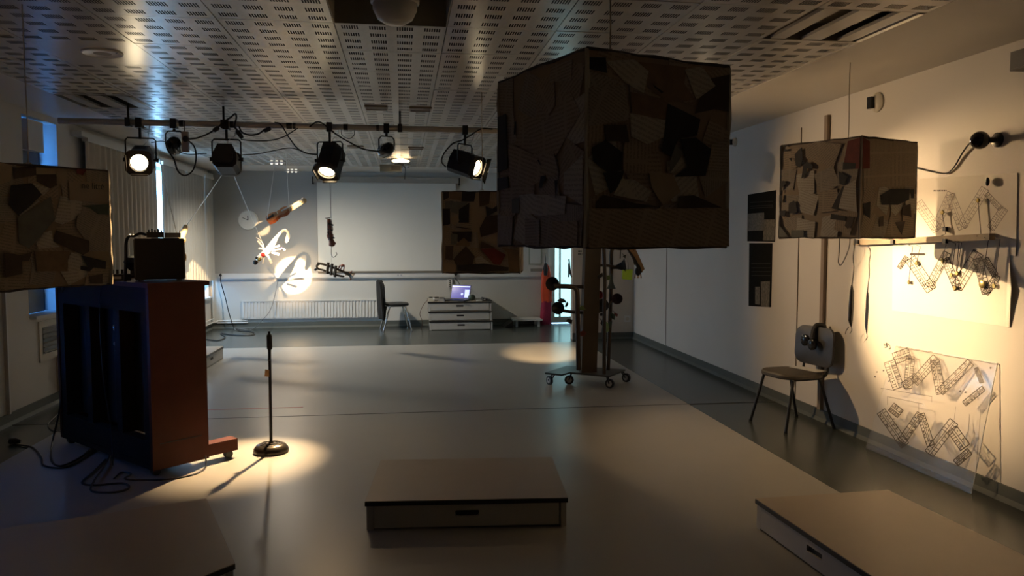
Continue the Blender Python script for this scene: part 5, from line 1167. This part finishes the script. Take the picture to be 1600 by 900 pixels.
cordto(t, Q(292, 352), V((pe.x, min(pe.y, 12.5), ZC)), M_nylon, 0.006)
cordto(t, Q(279, 377), V((Q(246, 262).x, Y5, ZC)), M_nylon, 0.006)

#==================================================================== RIGHT WALL: POSTERS, DRAWINGS, RAIL, FITTINGS
def wquad(mb, pxs, off, th=0.003):
    pts = [wr(x, y, off) for x, y in pxs]; mb.prism(pts, (-th, 0, 0)); return mb
M_pblack = mat('poster_black', (0.010, 0.010, 0.009), 0.9, var=0.3, scale=30, spec=0.1)
M_pphoto = mat('poster_photo', (0.13, 0.12, 0.10), 0.8, var=0.95, scale=45)
M_pgrey = mat('poster_grey', (0.03, 0.028, 0.024), 0.9, var=0.3, scale=30)
t = thing('poster', 'upper black poster with two photographs on the right wall', 'poster', wr(1190, 378))
wquad(MB(), [(1169, 304), (1213, 297), (1211, 378), (1168, 377)], 0.001).build('sheet', M_pblack, t)
wquad(MB(), [(1168.5, 334), (1194, 332), (1194, 360), (1168.5, 361)], 0.0045, 0.0008).build('photograph', M_pphoto, t)
wquad(MB(), [(1194, 343), (1211, 343), (1210, 376), (1192, 376)], 0.0045, 0.0008).build('photograph', M_pphoto, t)
b = MB()
for y in (316, 322, 325): wquad(b, [(1172, y), (1208, y-2), (1208, y-1.2), (1172, y+0.8)], 0.0045, 0.0006)
b.build('text_lines', M_pgrey, t)
t = thing('poster', 'lower narrow black poster with photographs at its foot on the right wall', 'poster', wr(1188, 480))
wquad(MB(), [(1171, 380), (1207, 380), (1205, 480), (1170, 478)], 0.001).build('sheet', M_pblack, t)
wquad(MB(), [(1189, 440), (1203, 439), (1202, 480), (1189, 478)], 0.0045, 0.0008).build('photograph', M_pphoto, t)
wquad(MB(), [(1180, 448), (1187, 448), (1187, 476), (1180, 475)], 0.0045, 0.0008).build('photograph', M_pphoto, t)
b = MB()
for y in (411, 418, 424, 430): wquad(b, [(1174, y), (1204, y), (1204, y+0.9), (1174, y+0.9)], 0.0045, 0.0006)
b.build('text_lines', M_pgrey, t)

M_paper = mat('drawing_paper', (0.78, 0.74, 0.66), 0.7, var=0.03)
M_ink = mat('brown_ink', (0.045, 0.033, 0.02), 0.7)
def plan(strips, conv, nrm, parent, name, m, lw, seed, off=0.002):
    """zigzag building plans: each strip = (p0, p1, width px) drawn as a double line with rooms"""
    rnd = random.Random(seed); b = MB()
    def ln(a, c, w=lw): b.line(conv(*a), conv(*c), w, nrm, off)
    for (x0, y0, x1, y1, w) in strips:
        dx, dy = x1-x0, y1-y0; L = math.hypot(dx, dy); ux, uy = dx/L, dy/L; px, py = -uy, ux
        P = lambda s_, v: (x0+ux*s_*L+px*v*w, y0+uy*s_*L+py*v*w)
        ln(P(0, -.5), P(1, -.5)); ln(P(0, .5), P(1, .5)); ln(P(0, -.5), P(0, .5)); ln(P(1, -.5), P(1, .5))
        ln(P(0, .12), P(1, .12), lw*0.7); ln(P(0, -.08), P(1, -.08), lw*0.7)
        s_ = 0.05
        while s_ < 0.96:
            ln(P(s_, .12), P(s_, .5), lw*0.7)
            if rnd.random() < 0.7: ln(P(s_+.02, -.5), P(s_+.02, -.08), lw*0.7)
            if rnd.random() < 0.3: ln(P(s_, -.3), P(s_+.07, -.3), lw*0.9)
            if rnd.random() < 0.25: ln(P(s_, .3), P(s_+.06, .36), lw*1.6)
            s_ += rnd.uniform(0.06, 0.13)
    return b.build(name, m, parent)
cU = lambda x, y: wr(1380+x/3.75, 260+y/3.75, 0.004)
t = thing('wall_drawing', 'upper zigzag floor-plan drawing on the right wall, above the rail', 'drawing', wr(1495, 400))
wquad(MB(), [(1398, 282), (1590, 270), (1588, 400), (1396, 372)], 0.001).build('sheet', M_paper, t)
plan([(205, 210, 320, 375, 55), (300, 375, 400, 155, 45), (392, 165, 470, 365, 55), (462, 350, 600, 130, 52), (605, 160, 690, 250, 30), (630, 365, 712, 245, 48)], cU, (-1, 0, 0), t, 'plan_lines', mat('faint_ink', (0.22, 0.19, 0.17), 0.7), 0.0035, 3)
b = MB(); rnd = random.Random(9); u = 295
while u < 370: w = rnd.uniform(4, 9); wquad(b, [(1380+u/3.75, 297), (1380+(u+w)/3.75, 296.7), (1380+(u+w)/3.75, 299), (1380+u/3.75, 299.3)], 0.004, 0.0005); u += w+4
b.build('title_lettering', M_ink, t)
MB().ball(wr(1543, 284, 0.02), 0.018, (0.6, 0.8, 1.5)).build('clip', M_black, t, True)
t = thing('wall_drawing', 'lower zigzag floor-plan drawing on the right wall, in the hottest light', 'drawing', wr(1490, 505))
b = MB(); P4 = [wr(1395, 380, 0.002), wr(1578, 372, 0.002), wr(1579, 511, 0.002), wr(1394.5, 485, 0.002)]; b.prism(P4, (-0.003, 0, 0)); b.build('sheet', M_paper, t)
# loose curling right edge
b = MB(); b.add([wr(1577, 405, 0.004), wr(1580, 452, 0.03), wr(1577, 511, 0.008), wr(1572, 511, 0.005), wr(1573, 450, 0.006), wr(1573, 400, 0.005)], [(0, 1, 4, 5), (1, 2, 3, 4)]); b.build('curled_edge', M_paper, t)
plan([(95, 595, 140, 530, 25), (160, 540, 285, 725, 62), (270, 705, 378, 505, 46), (365, 540, 440, 720, 46), (432, 712, 560, 505, 66), (555, 540, 608, 745, 52), (600, 745, 672, 640, 40), (160, 515, 245, 515, 8), (600, 540, 660, 640, 36)], cU, (-1, 0, 0), t, 'plan_lines', M_ink, 0.006, 5, 0.003)
# rail with pinned wires
t = thing('wooden_rail', 'long thin wooden rail on the right wall between the two drawings', 'rail', wr(1470, 384))
a, b_ = wr(1341, 381), wr(1556, 372)
e = MB(); e.prism([V((XR-0.002, a.y, a.z-0.012)), V((XR-0.045, a.y, a.z-0.012)), V((XR-0.045, a.y, a.z+0.028)), V((XR-0.002, a.y, a.z+0.028))], V((0, b_.y-a.y, b_.z-a.z))); e.build('batten', mat('raw_batten', (0.34, 0.27, 0.18), 0.7, var=0.3, scale=12), t)
for px, py in ((1340, 378), (1395, 378), (1477, 358), (1477, 377)): MB().box(wr(px, py, 0.05 if py > 370 else 0.012), (0.02, 0.03, 0.03)).build('bracket', M_black, t)
WR_ = [(1471, 368, 1472, 332), (1526, 369, 1528, 313), (1420, 383, 1420, 441), (1432, 383, 1432, 411), (1472, 380, 1472, 407), (1487, 378, 1486, 430), (1492, 377, 1492, 450), (1496, 377, 1495, 427), (1538, 371, 1534, 444), (1556, 371, 1553, 447)]
NTH = ['first', 'second', 'third', 'fourth', 'fifth', 'sixth', 'seventh', 'eighth']
dn = 0
for x0, y0, x1, y1 in WR_:
    a, b_ = wr(x0, y0, 0.05), wr(x1, y1, 0.02)
    if y1 < y0: lb = 'dark wire rising from the rail to the %s peak of the upper drawing' % ('left' if x0 < 1500 else 'right')
    else: lb = '%s dark pointer wire from the left hanging below the wooden rail' % NTH[dn]; dn += 1
    t = thing('pointer_wire', lb, 'wire', (b_.x, b_.y, min(a.z, b_.z)), 0, 'pointer wires on the rail')
    MB().tube([a, V((b_.x, a.y, a.z-0.01 if y1 > y0 else a.z+0.01)), b_, V((XR-0.004, b_.y, b_.z))], 0.0024, 5).build('wire', M_pipe, t)
    A_ = Matrix.Rotation(-math.pi/2, 3, 'Y'); big = 1.7 if x1 == 1534 else 1.0
    MB().lathe([(0.014*big, 0), (0.016*big, 0.004), (0.012*big, 0.008), (0.001, 0.008)], 14, (XR-0.016, b_.y, b_.z), A_).build('washer', mat('brass_knob', (0.35, 0.28, 0.10), 0.3, 0.8), t, True)
# leaning clear sheet with a printed plan
TL, TR, BR, BL = wr(1400, 541, 0.01), wr(1558, 568, 0.01), V((3.50, 4.34, 0.004)), V((3.47, 5.42, 0.004))
t = thing('clear_sheet', 'clear plastic sheet printed with zigzag plans, leaning on the right wall', 'plastic sheet', (BL+BR)/2)
nrm = (TR-TL).cross(BL-TL).normalized(); nrm = nrm if nrm.x < 0 else -nrm
MB().prism([TL, TR, BR, BL], nrm*0.003).build('sheet', glassy('clear_acrylic', (0.975, 0.97, 0.96), 0.05, 0.12, 0.05), t)
def plane_pt(px, py):
    d = ray(px, py); o = V((0, 0, H)); return o+d*((TL-o).dot(nrm)/d.dot(nrm))
cP = lambda x, y: plane_pt(1350+x/3.46, 520+y/3.46)
plan([(165, 140, 250, 110, 60), (140, 155, 190, 300, 60), (255, 130, 240, 300, 45), (215, 290, 290, 235, 40), (275, 270, 395, 135, 50), (385, 150, 420, 330, 50), (415, 320, 580, 160, 45), (545, 385, 650, 300, 30), (610, 190, 640, 270, 20)], cP, nrm, t, 'plan_lines', M_ink, 0.006, 6, 0.005)
plan([(95, 425, 225, 610, 50), (205, 590, 310, 440, 45), (150, 400, 200, 440, 50), (310, 440, 365, 610, 40), (355, 655, 490, 480, 55), (480, 520, 550, 620, 60), (500, 705, 575, 640, 40)], cP, nrm, t, 'plan_lines', M_ink, 0.007, 8, 0.005)
b = MB()
for pts in ([(195, 75), (375, 105)], [(95, 300), (370, 345), (370, 375)], [(130, 345), (320, 385)], [(130, 345), (130, 390)], [(500, 400), (490, 480)], [(575, 440), (565, 560)], [(635, 415), (605, 810)], [(300, 380), (300, 440)]):
    for q, r in zip(pts, pts[1:]): b.line(cP(*q), cP(*r), 0.003, nrm, 0.005)
b.build('border_lines', M_ink, t)
MB().tube([TL, TR], 0.004, 5).build('edge_glow_line', M_white, t); MB().tube([TR, BR], 0.003, 5).build('edge_glow_line', M_white, t)  # white tubes paint the glow along the sheet's edges
for x, y in ((75, 212), (110, 205), (65, 238), (140, 262), (525, 315), (690, 190), (555, 322), (165, 465)): MB().ball(cP(x, y)+nrm*0.006, 0.006).build('glass_bead', M_chrome, t, True)
# hook on the wall above the sheet
t = thing('wall_hook', 'small black hook with a thread on the right wall above the clear sheet', 'hook', wr(1385, 540))
MB().tube(curve([wr(1385, 536, 0.0), wr(1385, 538, 0.02), wr(1386, 542, 0.02), wr(1383, 543, 0.02)], 4), 0.004, 6).build('hook', M_black, t)
MB().ball(wr(1381, 538, 0.004), 0.01, (0.3, 1, 1)).build('blob', M_white, t)
# hanging cables below the small box
t = thing('weighted_cord', 'black cord ending in a long dark weight beside the lit wall', 'cord', wr(1330, 512, 0.12))
Q = lambda x, y: wr(x, y, 0.10)
MB().tube(curve([wr(1336, 374, 0.03), Q(1335, 385), Q(1333, 405), Q(1334, 420), Q(1331, 446)], 5), 0.005, 6).build('cord', M_cable, t)
MB().tube([Q(1331, 445), Q(1331, 455), Q(1330, 480), Q(1329, 500), Q(1330, 510)], [0.006, 0.016, 0.02, 0.018, 0.006], 10).build('weight', M_gloss, t, True)
MB().tube(curve([Q(1326, 511), Q(1322, 517), Q(1321, 522)], 4), 0.003, 5).build('wire_end', M_cable, t); MB().tube(curve([Q(1330, 510), Q(1331, 516), Q(1328, 521)], 4), 0.003, 5).build('wire_end', M_cable, t)
tag(MB().tube(curve([wr(1312, 372, 0.02), Q(1311, 395), Q(1310, 410), Q(1314, 414), Q(1321, 402), Q(1327, 385), wr(1328, 372, 0.02)], 5), 0.004, 5).build('cord_loop', M_cable, None, True), 'thin dark cord loop on the right wall just below the small box', 'cord')
# ball lamp with its cable, sensors, wall speaker
c = wr(1531, 219, 0.10); t = thing('wall_camera', 'shiny black ball camera on the right wall with a trailing cable', 'camera', c+V((0, 0, -0.06)))
MB().ball(c, 0.055, (1, 1, 1), 24, 14).build('ball', M_gloss, t, True)
MB().tube([c, V((XR, c.y-0.03, c.z))], 0.018, 10).build('arm', M_black, t, True)
MB().lathe([(0.045, 0), (0.045, 0.012), (0.02, 0.02)], 18, (XR, c.y-0.03, c.z), Matrix.Rotation(-math.pi/2, 3, 'Y')).build('mount', M_black, t)
MB().tube(curve([c+V((0, 0.05, 0.0)), wr(1513, 226, 0.03), wr(1503, 240, 0.012), wr(1490, 262, 0.008), wr(1477, 271, 0.008), wr(1455, 268, 0.008), wr(1434, 263, 0.008), wr(1415, 258, 0.008)], 5), 0.005, 5).build('cable', M_cable, t)
for px, py, rr, lb in ((1372, 160, 0.075, 'round wall sensor with a dark lens, right of the conduit'), (1149, 222, 0.05, 'small round wall sensor right of the largest box')):
    c = wr(px, py); t = thing('wall_sensor', lb, 'sensor', (XR-0.02, c.y, c.z-rr), 0, 'round sensors on the right wall'); A_ = Matrix.Rotation(-math.pi/2, 3, 'Y')
    MB().lathe([(rr, 0), (rr, 0.012), (rr*0.7, 0.03), (0.001, 0.034)], 24, (XR, c.y, c.z), A_).build('dome', M_cream, t, True)
    MB().box((XR-0.045, c.y+rr*0.35, c.z), (0.03, rr*0.7, rr*1.2)).build('lens', M_gloss, t)
c = wr(1597, 96, 0.03); t = thing('wall_speaker', 'black wall fitting cut off at the right edge of the picture', 'speaker', (XR-0.04, c.y, c.z-0.06))
MB().bb((XR-0.09, c.y-0.12, c.z-0.055), (XR, c.y+0.02, c.z+0.055)).build('casing', M_black, t); MB().bb((XR-0.094, c.y-0.11, c.z-0.045), (XR-0.09, c.y+0.01, c.z+0.045)).build('front', M_edge, t)
